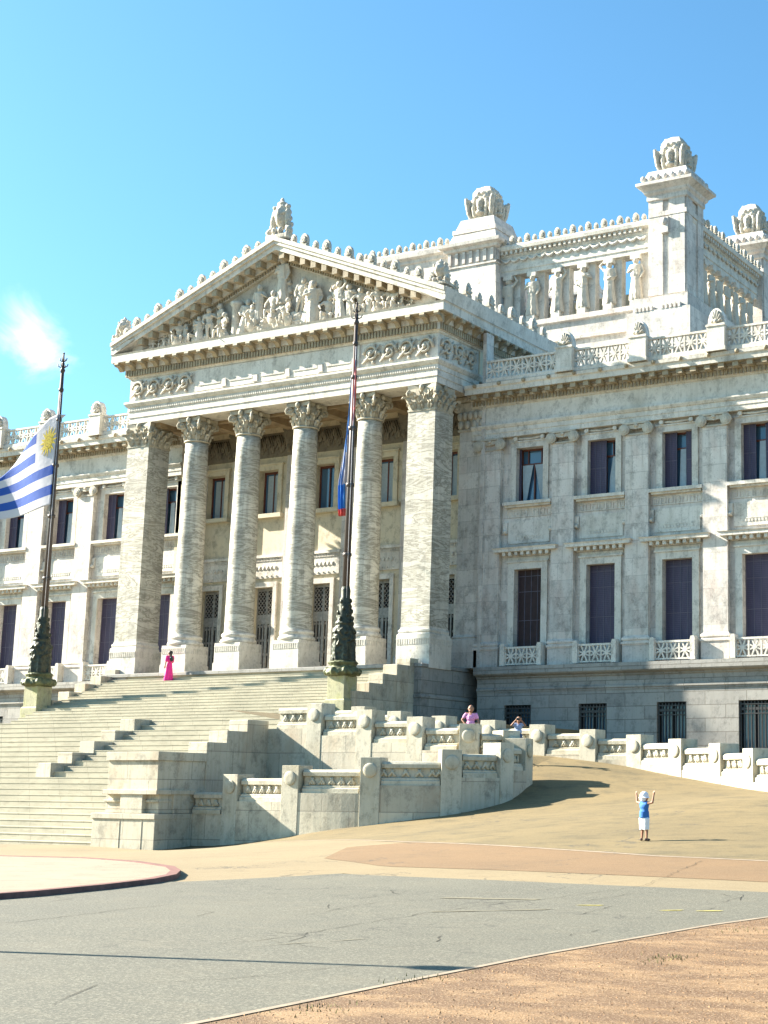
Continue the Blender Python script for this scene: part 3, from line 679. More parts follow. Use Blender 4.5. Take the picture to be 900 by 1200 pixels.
# recess back wall with doors and windows
BC=[-73.15,-68.45,-63.65,-58.85,-53.85]; YB=80.6
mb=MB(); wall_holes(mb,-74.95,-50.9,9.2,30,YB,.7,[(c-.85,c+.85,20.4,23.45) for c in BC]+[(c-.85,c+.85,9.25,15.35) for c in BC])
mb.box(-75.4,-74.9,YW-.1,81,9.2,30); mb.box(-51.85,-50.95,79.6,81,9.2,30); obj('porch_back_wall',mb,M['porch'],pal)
for i,c in enumerate(BC):
    w=MB(); y=YB
    for a,b in ((c-1.2,c-.85),(c+.85,c+1.2)): w.box(a,b,y-.14,y+.02,20.38,23.45)
    w.box(c-1.2,c+1.2,y-.14,y+.02,23.45,23.8); w.box(c-1.3,c+1.3,y-.22,y+.01,23.8,23.92)
    o=obj('window',w,M['porch'],pal); s=MB(); s.box(c-1.4,c+1.4,y-.4,y+.02,20.1,20.38); obj('sill',s,M['porch'],o)
    f=MB(); f.box(c-.85,c-.76,y+.5,y+.62,20.4,23.45); f.box(c+.76,c+.85,y+.5,y+.62,20.4,23.45); f.box(c-.76,c+.76,y+.5,y+.62,23.3,23.45); f.box(c-.04,c+.04,y+.5,y+.6,20.4,23.3); obj('frame',f,M['frame'],o)
    g=MB(); g.box(c-.85,c+.85,y+.6,y+.63,20.4,23.45); obj('pane',g,M['glass'],o)
    if i!=2:
        q=MB(); q.smooth=True
        for zz in (20.5,23.2):
            for k in range(13): q.v.append((c-.55+k*.1,y+.56+.02*(k%2),zz))
        for k in range(12): q.face([k,k+1,14+k,13+k])
        obj('curtain',q,M['curtain'],o)
    # relief above window, band and lintel below
    r=MB(); r.box(c-1.55,c+1.55,y-.06,y+.02,24.35,26.05)
    rr=random.Random(i)
    for k in range(16):
        xx=c-1.4+k*.187; r.ball((xx,y-.1,25.2+.38*sin(k*1.3)),(.16,.09,.3),7,5); r.tube([(xx,y-.12,24.6+rr.random()*.5),(xx+.15,y-.14,25.2),(xx-.1,y-.12,25.85)],.06,6)
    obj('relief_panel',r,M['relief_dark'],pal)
    b=MB(); b.box(c-1.55,c+1.55,y-.12,y+.02,15.95,17.35); b.box(c-1.65,c+1.65,y-.24,y+.02,17.35,17.55); 
    for k in range(24): b.box(c-1.5+k*.127,c-1.43+k*.127,y-.17,y-.11,17.12,17.33)
    for k in range(7): b.ball((c-1.0+k*.33,y-.14,16.65),(.13,.05,.15),7,5)
    for k in range(6): b.box(c-1.1+k*.42,c-1.0+k*.42,y-.18,y-.11,16.05,16.14)
    obj('door_lintel',b,M['trim'],pal)
    d=MB(); 
    for a,bb in ((c-1.15,c-.85),(c+.85,c+1.15)): d.box(a,bb,y-.14,y+.02,9.25,15.35)
    d.box(c-1.15,c+1.15,y-.14,y+.02,15.35,15.7); dd=obj('door',d,M['trim'],pal)
    l=MB(); yy=y+.4; l.box(c-.85,c+.85,yy+.05,yy+.1,9.25,15.35); obj('door_backing',l,M['dark'],dd)
    for s_ in (-1,1):
        l=MB(); a0,a1=(c-.84,c-.01) if s_<0 else (c+.01,c+.84)
        for xx in (a0,a0+.26,a0+.53,a1-.09): l.box(xx,xx+.1,yy-.04,yy+.04,9.27,13.0)
        l.box(a0,a1,yy-.05,yy+.045,9.26,9.75); l.box(a0,a1,yy-.05,yy+.045,12.9,13.55)
        l.box(a0,a1,yy-.05,yy+.045,15.15,15.34); l.box(a0,a0+.07,yy-.045,yy+.04,13.4,15.2); l.box(a1-.07,a1,yy-.045,yy+.04,13.4,15.2)
        for k in range(4):
            zz=9.9+k*.95; 
            for xx in (a0+.18,a0+.45,a0+.7): l.ball((xx,yy-.02,zz),(.05,.05,.09),6,5)
        obj('door_leaf',l,M['door'],dd)
    l=MB()
    for k in range(6):
        for j in range(5):
            cx=c-.7+k*.28; cz=13.72+j*.31
            l.tube([(cx-.14,yy,cz-.15),(cx+.14,yy,cz+.15)],.028,5); l.tube([(cx+.14,yy,cz-.15),(cx-.14,yy,cz+.15)],.028,5); l.ball((cx,yy-.01,cz),.055,6,5)
    obj('door_grille',l,M['door'],dd)
for c in [-70.8,-66.05,-61.25,-56.5]+[-74.6]:
    mb=MB(); mb.box(c-.62,c+.62,YB-.35,YB+.02,10.6,24.3); mb.box(c-.75,c+.75,YB-.5,YB+.02,9.25,10.3); mb.box(c-.68,c+.68,YB-.42,YB+.02,10.3,10.6)
    o=obj('pilaster',mb,M['marble'],pal); q=MB(); q.frustum(c-.62,c+.62,YB-.35,YB,24.3,c-.85,c+.85,YB-.6,YB,26.0)
    for k in range(4): q.ball((c-.5+k*.33,YB-.45,24.8+.5*(k%2)),(.16,.14,.3),7,5)
    for s_ in (-1,1): q.tube([(c+s_*.75,YB-.55,25.7),(c+s_*.75,YB-.1,25.7)],.2,10)
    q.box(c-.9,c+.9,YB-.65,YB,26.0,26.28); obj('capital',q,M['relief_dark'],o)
# ceiling
mb=MB(); mb.box(-76.1,-51.2,75.1,81,26.45,26.6)
for c in (-74.2,-70.66,-66.2,-61.5,-56.6,-52.6): mb.box(c-.35,c+.35,75.5,80.55,26.0,26.45)
for y in (77.2,79.2): mb.box(-75.6,-51.6,y-.15,y+.15,26.2,26.44)
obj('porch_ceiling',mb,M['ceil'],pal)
# columns ---------------------------------------------------------
def corinthian(mb,c,y,r0,zb,zt,square=False,hw=1.0):
    H=zt-zb; hb=H-.26
    if not square:
        mb.lathe([(r0*.96,zb),(r0*.97,zb+hb*.6),(r0*1.1,zb+hb)],(c,y,0),20); mb.lathe([(r0*1.08,zb-.08),(r0*1.12,zb-.03),(r0*1.08,zb+.03)],(c,y,0),20)
        def rp(a,rr): return (c+rr*cos(a),y+rr*sin(a))
        N=8
    else:
        mb.frustum(c-hw,c+hw,y-hw,y+hw,zb,c-hw*1.04,c+hw*1.04,y-hw*1.04,y+hw*1.04,zb+hb); mb.box(c-hw*1.05,c+hw*1.05,y-hw*1.05,y+hw*1.05,zb-.08,zb+.04)
        def rp(a,rr):
            m=max(abs(cos(a)),abs(sin(a))); k=rr/r0*hw/m; return (c+k*cos(a),y+k*sin(a))
        N=12
    for row,(n,za,zz,ro) in enumerate(((N,zb,zb+hb*.36,.12),(N,zb+hb*.28,zb+hb*.64,.17),(N,zb+hb*.55,zb+hb*.84,.13))):
        for k in range(n):
            a=2*PI*(k+.5*row)/n+.01; da=.52*PI/n
            b=len(mb.v); prof=[(r0*1.02,za),(r0*1.05+.06,za+(zz-za)*.45),(r0*1.05+ro*.8,za+(zz-za)*.9),(r0*1.05+ro*1.5,zz),(r0*1.05+ro*1.45,zz-.13)]
            for i,(rr,z) in enumerate(prof):
                w=da*(.8,1.15,.8,1.0,.35)[i]
                for t,dr in ((-1,-.05),(-.5,.05),(0,-.02),(.5,.05),(1,-.05)):
                    p=rp(a+w*t,rr+dr); mb.v.append((p[0],p[1],z))
            for i in range(4):
                for j in range(4): q=b+i*5+j; mb.face([q,q+1,q+6,q+5])
            # back faces for thickness
            b2=len(mb.v)
            for i,(rr,z) in enumerate(prof):
                w=da*(1,1.1,1,.7,.35)[i]
                for t in (-1,-.5,0,.5,1):
                    p=rp(a+w*t,rr-.06); mb.v.append((p[0],p[1],z))
            for i in range(4):
                for j in range(4): q=b2+i*5+j; mb.face([q,q+5,q+6,q+1])
    ab=(r0*1.22 if not square else hw*1.10)
    for k in range(4):   # corner volutes
        a=PI/4+k*PI/2; d=(cos(a),sin(a)); e=(-d[1],d[0]); rr=ab*1.34; z=zt-.5
        sp=[]
        for j in range(15):
            t=j/14*2.6*PI; q=.27*(1-j/16); sp.append((c+d[0]*(rr-.18+q*cos(t-.6)),y+d[1]*(rr-.18+q*cos(t-.6)),z+q*sin(t-.6)))
        mb.tube([(c+d[0]*rr*.62,y+d[1]*rr*.62,zb+hb*.62)]+sp,[.1]+[.085]*len(sp),6)
        mb.ball((c+d[0]*(rr-.18),y+d[1]*(rr-.18),z),.14,8,6)
    # abacus, concave sides
    poly=[]
    for k in range(4):
        a=PI/4+k*PI/2; a2=a+PI/2; p=(cos(a)*ab*1.38,sin(a)*ab*1.38); q=(cos(a2)*ab*1.38,sin(a2)*ab*1.38)
        for j in range(6):
            t=j/6; m=((p[0]*(1-t)+q[0]*t),(p[1]*(1-t)+q[1]*t)); f=1-.16*sin(PI*t); poly.append((c+m[0]*f,y+m[1]*f))
    mb.prism_xy(poly,zt-.26,zt-.01)
    for k in range(4): a=k*PI/2; mb.ball((c+cos(a)*ab*.96,y+sin(a)*ab*.98,zt-.2),(.16,.16,.2),8,6)
def flutes(mb,x0,x1,y0,y1,z0,z1):
    mb.box(x0,x1,y0-.035,y1+.035,z1,z1+.05); mb.box(x0-.035,x0,y0,y1,z1,z1+.05); mb.box(x1,x1+.035,y0,y1,z1,z1+.05)
    n=int((x1-x0)/.16)
    for k in range(n): a=x0+(x1-x0)*(k+.2)/n; mb.box(a,a+.08,y0-.03,y0+.01,z0,z1)
    n=int((y1-y0)/.16)
    for k in range(n): a=y0+(y1-y0)*(k+.2)/n; mb.box(x1-.01,x1+.03,a,a+.08,z0,z1); 
YC=76.0; col0=None
for c in (-70.92,-66.45,-61.75,-56.65):
    if col0 is None:
        mb=MB(); prof=[(.93,11.75)]
        for k in range(13):
            t=k/12; prof.append((.92-(.17*t**1.4),11.8+t*(24.75-11.8)))
        mb.lathe([(1.0,11.7)]+prof,(c,YC,0),40); o=obj('column',mb,M['column'],pal)
        b=MB(); b.lathe([(.9,11.05),(1.1,11.06),(1.17,11.17),(1.1,11.3),(1.02,11.34),(1.0,11.44),(1.06,11.48),(1.09,11.56),(1.05,11.65),(.98,11.7),(.95,11.74)],(c,YC,0),36); obj('base',b,M['trim'],o)
        p=MB(); p.box(c-1.08,c+1.08,YC-1.1,YC+1.08,8.6,9.8); p.box(c-1.03,c+1.03,YC-1.05,YC+1.03,9.8,11.05); flutes(p,c-1.03,c+1.03,YC-1.05,YC+1.03,10.5,10.82); obj('plinth',p,M['trim'],o)
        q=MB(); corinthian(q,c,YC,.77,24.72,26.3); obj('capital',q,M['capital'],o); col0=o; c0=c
    else: cp(col0,pal,(c-c0,0,0))
for xa,xb in ((XL0,XL1),(XR0,XR1)):
    c=(xa+xb)/2; hw=(xb-xa)/2; y0,y1=75.0,76.95
    mb=MB(); mb.frustum(xa-.03,xb+.03,y0-.03,y1+.03,11.45,xa,xb,y0,y1,24.78); o=obj('corner_pier',mb,M['column'],pal)
    p=MB(); p.box(xa-.2,xb+.2,y0-.2,y1+.2,9.0,10.9); flutes(p,xa-.2,xb+.2,y0-.2,y1+.2,10.4,10.72)
    p.sweep([(xa,y1),(xa,y0),(xb,y0),(xb,y1)],[(.2,10.9),(.2,11.0),(.14,11.04),(.1,11.1),(.14,11.16),(.14,11.26),(.05,11.34),(.05,11.45),(0,11.46)]); obj('plinth',p,M['trim'],o)
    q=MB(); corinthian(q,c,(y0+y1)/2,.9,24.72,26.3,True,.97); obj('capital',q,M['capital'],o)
# big corner antae against the wings
for c,xa,xb in ((-51.1,-51.9,-50.15),(-75.9,-76.3,-75.3)):
    if c<-60: continue
    mb=MB(); mb.box(xa,xb,79.0,79.9,11.3,24.2); mb.box(xa-.2,xb+.2,78.8,79.9,9.24,10.9); mb.sweep([(xa,79.9),(xa,79.0),(xb,79.0),(xb,79.9)],[(.2,10.9),(.2,11.0),(.1,11.06),(.16,11.15),(.03,11.3),(0,11.32)])
    o=obj('anta',mb,M['marble'],pal); q=MB(); m=(xa+xb)/2; q.frustum(xa,xb,79.0,79.9,24.2,xa-.15,xb+.15,78.8,79.9,25.9); q.box(xa-.1,xb+.1,78.9,79.9,24.1,24.22)
    for row in range(2):
        for k in range(4+row): q.ball((xa+.1+k*(xb-xa-.2)/(3+row),78.88-.08*row,24.5+.55*row),(.2,.16,.28),8,6)
    for s_ in (-1,1): q.tube([(m+s_*.95,78.7,25.55),(m+s_*.95,79.4,25.55)],.26,12); q.ball((m+s_*.95,78.68,25.55),.12,8,6)
    q.box(xa-.3,xb+.3,78.65,79.9,25.95,26.25); obj('capital',q,M['carve'],o)
mb=MB(); mb.box(-50.15,-49.9,78.75,79.6,9.24,30.3); mb.box(-50.9,-48.9,78.98,79.4,9.24,25.4); obj('corner_strip',mb,M['marble'],pal)
# entablature
EP=[(-76.25,90),(-76.25,75.0),(-51.05,75.0),(-51.05,90)]
mb=MB(); mb.sweep(EP,[(-1.9,26.32),(0,26.32),(0,26.72),(.05,26.74),(.05,27.14),(.1,27.16),(.1,27.44),(.18,27.5),(.3,27.68),(.3,27.82),(.04,27.9)])
x=-76.2
while x<-51.1: mb.box(x,x+.09,74.87,74.91,27.2,27.38); x+=.17
obj('architrave',mb,M['trim'],pal)
mb=MB(); mb.sweep(EP,[(.04,27.9),(.04,29.42),(-.5,29.42)]); obj('frieze',mb,M['trim'],pal)
def festoons(mb,x0,x1,y,z0,z1,axis='x'):
    n=max(1,round((x1-x0)/1.45)); w=(x1-x0)/n; zc=(z0+z1)/2; H=(z1-z0)/2
    def P_(a,o,z): return (a,y-o,z) if axis=='x' else (y+o,a,z)
    for k in range(n):
        cx=x0+(k+.5)*w; s_=1 if k%2 else -1; pts=[];rad=[]
        for j in range(22):
            t=j/21; a=t*3.3*PI; r=H*.82*(1-t*.85); pts.append(P_(cx+r*cos(a)*s_,.1+.08*t,zc+r*sin(a))); rad.append(.11*(1-.45*t))
        mb.tube(pts,rad,6); mb.ball(P_(cx,.16,zc),.17,8,6)
        for j in range(5): a=j*1.25; mb.ball(P_(cx+w*.45*cos(a)*.9,.08,zc+H*.85*sin(a)),(.13,.1,.13),6,5)
        mb.tube([P_(cx-w*.5,.1,z0+.12),P_(cx-w*.1,.15,zc-.2),P_(cx+w*.5,.1,z1-.15)],[.05,.1,.05],6)
for a_ in ((-76.1,-70.6,74.95,27.98,29.35),(-56.6,-51.2,74.95,27.98,29.35),(75.1,79.2,-51.0,27.98,29.35,'y')):
    mb=MB(); festoons(mb,*a_); obj('frieze_scrolls',mb,M['carve'],pal)
mb=MB(); mb.box(-70.35,-56.85,74.86,74.97,27.92,29.41); xx=-70.2
for k in range(5):
    a=-70.1+k*2.65; mb.box(a+.1,a+2.0,74.82,74.87,28.28,28.42)
    mb.prism_xz([(a+2.1,28.0),(a+2.5,28.0),(a+2.45,28.5),(a+2.15,28.5)],74.78,74.87)
obj('inscription_band',mb,M['trim'],pal)
mb=MB(); mb.sweep(EP,[(.04,29.42),(.12,29.46),(.16,29.56),(.28,29.58),(.28,30.02),(.4,30.06),(.42,30.42),(.95,30.5),(1.0,30.52),(1.0,31.0),(1.06,31.1),(.3,31.16),(-1.5,31.16)])
obj('main_cornice',mb,M['trim'],pal); mb=MB(); mb.sweep(EP,[(.43,30.40),(.43,30.425),(.93,30.485),(.93,30.46)])
x=-76.5
while x<-50.9: mb.box(x,x+.15,74.61,74.73,29.6,30.0); x+=.235
y=74.8
while y<88: mb.box(-50.78,-50.66,y,y+.15,29.6,30.0); y+=.235
def modillion(mb,cx,y,ax):
    # scroll bracket below the soffit
    pr=[(0,30.5),(.62,30.5),(.66,30.36),(.6,30.24),(.5,30.24),(.3,30.2),(.1,29.98),(0,29.98)]
    b=len(mb.v); n=len(pr)
    for s_ in (-.17,.17):
        for o,z in pr: mb.v.append((cx+s_,y-o,z) if ax=='x' else (cx+o,y+s_,z))
    f=[b+i for i in range(n)]; g=[b+n+i for i in range(n)]
    mb.face(f if ax=='x' else f[::-1]); mb.face(g[::-1] if ax=='x' else g)
    for i in range(n): j=(i+1)%n; q=[b+j,b+i,b+n+i,b+n+j]; mb.face(q if ax=='x' else q[::-1])
n=26
for k in range(n): modillion(mb,-76.75+k*(26.2/(n-1)),74.6,'x')
for k in range(13): modillion(mb,-50.65,75.2+k*1.05,'y')
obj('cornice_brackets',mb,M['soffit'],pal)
# pediment
PL,PR,PA=-77.35,-49.95,-63.4; ZB,ZE,ZA=31.16,31.95,37.35
sl=(ZA-ZE)/(PR-PA)
def rz(x): return ZA-abs(x-PA)*(ZA-ZE)/((PR-PA) if x>PA else (PA-PL))
mb=MB(); mb.prism_xz([(PL+1.2,ZB),(PR-1.2,ZB),(PR-1.6,ZE-.5),(PA,ZA-.9),(PL+1.6,ZE-.5)],75.25,88); obj('tympanum',mb,M['carve'],pal,recalc=True)
mb=MB()
def rake(xe,y0,y1,t0,t1):  # slab following the gable between offsets below the top line
    mb.prism_xz([(xe,rz(xe)-t0),(PA,ZA-t0),(PA,ZA-t1),(xe,rz(xe)-t1)] if xe<PA else [(PA,ZA-t0),(xe,rz(xe)-t0),(xe,rz(xe)-t1),(PA,ZA-t1)],y0,y1)
for xe in (PL,PR):
    rake(xe,73.85,88,0,.28); rake(xe,73.95,88,.28,.5); rake(xe,74.08,88,.5,.86)
    xi=xe+(1.2 if xe<PA else -1.2); rake(xi,74.75,75.3,.86,1.3); rake(xi,75.0,75.3,1.3,1.55)
mb.m=1
for sgn in (-1,1):
    L=(PA-PL) if sgn<0 else (PR-PA)
    for k in range(13):
        x=PA+sgn*(.5+k*(L-2.6)/12.4); z=rz(x)-.87; 
        mb.prism_xz([(x-.2,z-.42+.0),(x+.2,z-.42-.0),(x+.2,z+.02),(x-.2,z+.02)],74.15,74.78)
    k=0; x=PA+sgn*.3
    while abs(x-PA)<L-3: z=rz(x)-1.32; mb.box(x-.05,x+.05,74.88,75.02,z-.18,z+.0); x+=sgn*.2
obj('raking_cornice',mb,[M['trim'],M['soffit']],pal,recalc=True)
mb=MB(); mb.sweep([(-51.05,74.0),(-51.05,90)],[(.9,31.1),(1.1,31.15),(1.15,31.5),(1.2,31.95),(.2,32.0),(-1,32.0)]); mb.sweep([(-76.25,90),(-76.25,74.0)],[(.9,31.1),(1.1,31.15),(1.1,31.95),(.2,32.0),(-1,32.0)])
mb.box(-76.1,-51.2,88,90,26.3,31.9)
obj('side_gutter',mb,M['trim'],pal)
# antefixes
def antefix_mesh():
    mb=MB(); mb.box(-.2,.2,-.16,.16,-.02,.12); mb.prism_xz([(.24*cos(a)*(1+.3*sin(a)),.12+.62*max(0,sin(a))) for a in [PI*k/10 for k in range(11)]],-.1,.1)
    for k in range(5): a=PI*(k+.5)/5; mb.tube([(0,-.13,.15),(.2*cos(a),-.14,.15+.42*sin(a))],[.03,.07],5)
    mb.ball((0,-.13,.2),.08,6,5); me=mb.mesh('antefix'); fin(me,M['carve']); return me
AF=antefix_mesh()
def antefix(x,y,z,s=1,rz_=0):
    o=bpy.data.objects.new('antefix',AF); link(o,None); o.location=(x,y,z); o.scale=(s,s,s); o.rotation_euler=(0,0,rz_); o.parent=pal; o.matrix_parent_inverse=wm(pal).inverted(); return o
for sgn in (-1,1):
    L=(PA-PL) if sgn<0 else (PR-PA)
    for k in range(13):
        x=PA+sgn*(1.5+k*(L-2.2)/12.5); antefix(x,74.15,rz(x)-.04,1.15 if k%2 else .8)
for k in range(9): antefix(-50.05,75.2+k*1.35,31.98,1.3 if k%2 else 1.0,PI/2)
# corner acroteria + apex ornament
def ornament(seed,w,h,d):
    r_=random.Random(seed); mb=MB(); mb.box(-w*.45,w*.45,-d*.4,d*.4,0,h*.12)
    mb.ball((0,0,h*.6),(w*.26,d*.3,h*.36),14,10); mb.ball((0,-d*.2,h*.58),(w*.14,d*.25,h*.2),10,8); mb.ball((0,0,h*.97),(w*.07,w*.07,h*.07)); mb.ball((0,0,h*.88),(w*.2,d*.25,h*.06))
    for s_ in (-1,1):
        mb.limb((s_*w*.36,-d*.05,h*.1),(s_*w*.30,-d*.1,h*.45),w*.12,w*.09,8); mb.limb((s_*w*.30,-d*.1,h*.45),(s_*w*.27,-d*.05,h*.72),w*.11,w*.08,8); mb.ball((s_*w*.27,-d*.1,h*.80),w*.075,8,6)
        mb.limb((s_*w*.30,-d*.1,h*.68),(s_*w*.10,-d*.3,h*.60),w*.05,w*.04,6); mb.ball((s_*w*.40,-d*.15,h*.2),(w*.13,d*.25,h*.1),8,6); mb.ball((s_*w*.12,-d*.3,h*.2),(w*.1,d*.2,h*.09),8,6)
        for k in range(4): mb.ball((s_*w*(.43-.05*k),0,h*(.35+.15*k)),(w*.07,d*.12,h*.06),6,5)
    return voxel(mb,w*.028,'ornament',1,disp=w*.012,dscale=w*.1,mats=M['carve'])
o=bpy.data.objects.new('apex_ornament',ornament(1,2.0,2.9,1.2)); link(o); o.location=(PA,74.6,ZA-.1); o.parent=pal; o.matrix_parent_inverse=wm(pal).inverted()
om=ornament(2,1.5,1.7,1.2)
for x in (PL+.6,PR-.7):
    o=bpy.data.objects.new('corner_ornament',om); link(o); o.location=(x,74.5,rz(x)-.05); o.parent=pal; o.matrix_parent_inverse=wm(pal).inverted()

# ------------------------------------------------------------------ figures
def body(mb,H,J=None,child=False,parts='all',hand=True):
    """adds a body in local metres*H facing -Y; J overrides joints (normalised)"""
    hd=.074 if not child else .092
    D=dict(hip=(0,0,.52),waist=(0,0,.62),chest=(0,-.005,.73),neck=(0,0,.825),head=(0,-.01,1-hd*1.15),shL=(-.105,0,.80),shR=(.105,0,.80),elL=(-.135,0,.63),elR=(.135,0,.63),wrL=(-.14,-.03,.48),wrR=(.14,-.03,.48),
           hiL=(-.05,0,.50),hiR=(.05,0,.50),knL=(-.055,-.01,.275),knR=(.055,-.01,.275),anL=(-.055,.01,.045),anR=(.055,.01,.045))
    if child:
        D.update(neck=(0,0,.79),shL=(-.10,0,.765),shR=(.10,0,.765),chest=(0,0,.70),waist=(0,0,.58),hip=(0,0,.47),hiL=(-.05,0,.46),hiR=(.05,0,.46),knL=(-.055,-.01,.25),knR=(.055,-.01,.25),anL=(-.06,.01,.045),anR=(.06,.01,.045))
    if J: D.update(J)
    P={k:Vector(v)*H for k,v in D.items()}; s=H
    mb.smooth=True
    def L(a,b,ra,rb): mb.limb(tuple(P[a]),tuple(P[b]),ra*s,rb*s,10)
    if parts in('all','torso'):
        mb.ball(tuple(P['hip']),(.092*s,.062*s,.07*s)); mb.ball(tuple(P['waist']),(.078*s,.055*s,.08*s)); mb.ball(tuple(P['chest']),(.10*s,.065*s,.10*s)); L('shL','shR',.036,.036); L('chest','neck',.045,.03)
    if parts=='all' or parts=='skin':
        L('neck','head',.03,.03)
        h=P['head']; mb.ball(tuple(h),(hd*.80*s,hd*.95*s,hd*1.15*s),14,10)
        f=Vector((0,-1,0)) if not J or 'face' not in J else Vector(J['face'])
        side=f.cross(Vector((0,0,1))).normalized()
        mb.ball(tuple(h+f*hd*.95*s+Vector((0,0,-.012*s))),(.010*s,.010*s,.014*s),8,6)          # nose
        mb.ball(tuple(h+f*hd*.8*s+Vector((0,0,-.045*s))),(.026*s,.022*s,.014*s),8,6)        # mouth / chin
        for q in (-1,1):
            mb.ball(tuple(h+side*hd*.8*q*s),(.012*s,.012*s,.02*s),8,6)                       # ears
            mb.ball(tuple(h+f*hd*.86*s+side*.026*q*s+Vector((0,0,.006*s))),(.013*s,.008*s,.009*s),8,6)
    if parts in('all','skin','arms'):
        for q in 'LR':
            L('sh'+q,'el'+q,.033,.026); L('el'+q,'wr'+q,.026,.018)
            if hand:
                w=P['wr'+q]; d=(w-P['el'+q]).normalized(); sd=d.cross(Vector((0,1,.2))).normalized()
                mb.limb(tuple(w),tuple(w+d*.035*s),.019*s,.021*s,8)
                for i,(o,ln) in enumerate(((-.020,.040),(-.007,.048),(.006,.045),(.019,.036))):
                    a=w+d*.045*s+sd*o*s; b=a+d*ln*.55*s; c=b+(d*.8+Vector((0,-.5,0)))*ln*.45*s
                    mb.tube([tuple(a),tuple(b),tuple(c)],[.0065*s,.006*s,.005*s],6)
                t=w+d*.02*s-sd*.018*s; mb.tube([tuple(t),tuple(t-sd*.02*s+d*.018*s),tuple(t-sd*.024*s+d*.036*s)],[.008*s,.007*s,.006*s],6)
    if parts in('all','skin','legs'):
        for q in 'LR':
            L('hi'+q,'kn'+q,.048,.033); L('kn'+q,'an'+q,.035,.021)
            a=P['an'+q]; f2=Vector(J.get('toe'+q,(0,-1,0))) if J else Vector((0,-1,0))
            mb.limb(tuple(a+Vector((0,0,-.022*s))-f2*.01*s),tuple(a+f2*.09*s+Vector((0,0,-.028*s))),.022*s,.016*s,8)
    mb.smooth=False
    return P
def drape(mb,H,z0,z1,r0,r1,folds=9,seed=0,dx=0):
    r_=random.Random(seed); n=36; b=len(mb.v); rows=8; mb.smooth=True
    ph=r_.random()*6
    for j in range(rows+1):
        t=j/rows; z=z0+(z1-z0)*t; r=r0+(r1-r0)*t
        for k in range(n):
            a=2*PI*k/n; f=1+.13*(1-t)*sin(folds*a+ph+t*1.5)
            mb.v.append((H*(r*f*cos(a)+dx*(1-t)),H*(r*.75*f*sin(a)),H*z))
    for j in range(rows):
        for k in range(n): k2=(k+1)%n; mb.face([b+j*n+k,b+j*n+k2,b+(j+1)*n+k2,b+(j+1)*n+k])
    mb.face([b+k for k in range(n)][::-1]); mb.face([b+rows*n+k for k in range(n)]); mb.smooth=False
def statue(H,seed,J=None,draped=True,voxs=.022,name='statue',hat=True):
    mb=MB(); body(mb,H,J,hand=False)
    if draped: drape(mb,H,.0,.60,.135,.085,8,seed); drape(mb,H,.55,.80,.10,.10,7,seed+3)
    if hat: mb.ball((0,.01*H,.955*H),(.07*H,.08*H,.06*H))
    return voxel(mb,H*voxs,name,1,disp=H*.006,dscale=H*.05,mats=M['carve'])
def at(name,me,x,y,z,parent=None,s=1,rot=(0,0,0)):
    o=bpy.data.objects.new(name,me); C.objects.link(o); o.location=(x,y,z); o.scale=s if hasattr(s,'__len__') else (s,)*3; o.rotation_euler=rot
    if parent is not None: o.parent=parent; o.matrix_parent_inverse=wm(parent).inverted()
    return o
poses=[dict(elL=(-.16,-.02,.66),wrL=(-.06,-.08,.70),elR=(.15,0,.64),wrR=(.12,-.05,.50)),
       dict(elL=(-.20,0,.92),wrL=(-.10,-.02,1.02),elR=(.14,.0,.63),wrR=(.03,-.09,.58)),
       dict(elL=(-.15,0,.63),wrL=(-.10,-.08,.53),elR=(.17,-.02,.68),wrR=(.07,-.09,.76)),
       dict(hip=(.02,0,.52),elR=(.19,0,.9),wrR=(.12,0,1.04),elL=(-.14,0,.62),wrL=(-.16,-.04,.48))]
ST=[statue(1.0,i,p,True,.016,'statue_mesh') for i,p in enumerate(poses)]
STN=[statue(1.0,i+9,p,False,.016,'nude_statue_mesh',hat=False) for i,p in enumerate(poses[1:3])]
sit=dict(knL=(-.09,-.20,.46),knR=(.10,-.20,.46),anL=(-.08,-.22,.25),anR=(.11,-.2,.25),hip=(0,0,.47),hiL=(-.05,-.02,.46),hiR=(.05,-.02,.46),elL=(-.18,-.05,.66),wrL=(-.12,-.16,.55),elR=(.17,-.03,.68),wrR=(.2,-.1,.80))
mb=MB(); body(mb,1,sit,hand=False); mb.ball((0,.02,.3),(.16,.12,.18)); SIT=voxel(mb,.018,'seated',1,disp=.006,dscale=.06,mats=M['carve'])
# tympanum group
zb=31.2; rs=random.Random(5)
grp=[(-63.3,5.2,'SIT',1.15),(-61.4,2.9,'N',1),(-60.2,2.2,'SIT',1),(-65.1,2.7,'S',1),(-66.2,2.6,'S',1),(-64.3,1.9,'SIT',1),(-62.3,2.0,'SIT',1),(-58.6,3.0,'S',1.1),(-57.6,1.9,'SIT',1),(-56.4,2.3,'N',1),(-55.2,1.6,'SIT',1),(-68.6,2.5,'S',1),(-69.5,2.3,'S',1),(-71.2,1.6,'SIT',1),(-72.3,1.3,'SIT',1),(-67.2,2.2,'P',1),(-59.5,2.3,'S',1),(-53.8,1.25,'SIT',1),(-70.4,1.9,'N',1),(-73.4,1.0,'SIT',1)]
at('relief_figure',ST[0],-63.35,74.9,zb+1.75,pal,(3.7,2.6,3.35)); at('relief_figure',SIT,-63.9,74.75,zb+.1,pal,(3.0,2.4,2.7)); at('relief_figure',STN[1],-61.9,74.85,zb+.5,pal,(3.2,2.4,2.9),(0,.12,.3)); at('relief_figure',SIT,-62.6,74.7,zb-.1,pal,(2.6,2.2,2.2),(0,0,-.4)); at('relief_figure',ST[2],-65.2,74.9,zb+.6,pal,(3.0,2.4,2.8),(0,0,.3)); at('relief_figure',SIT,-65.6,74.75,zb-.1,pal,(2.8,2.2,2.2),(0,0,.4))
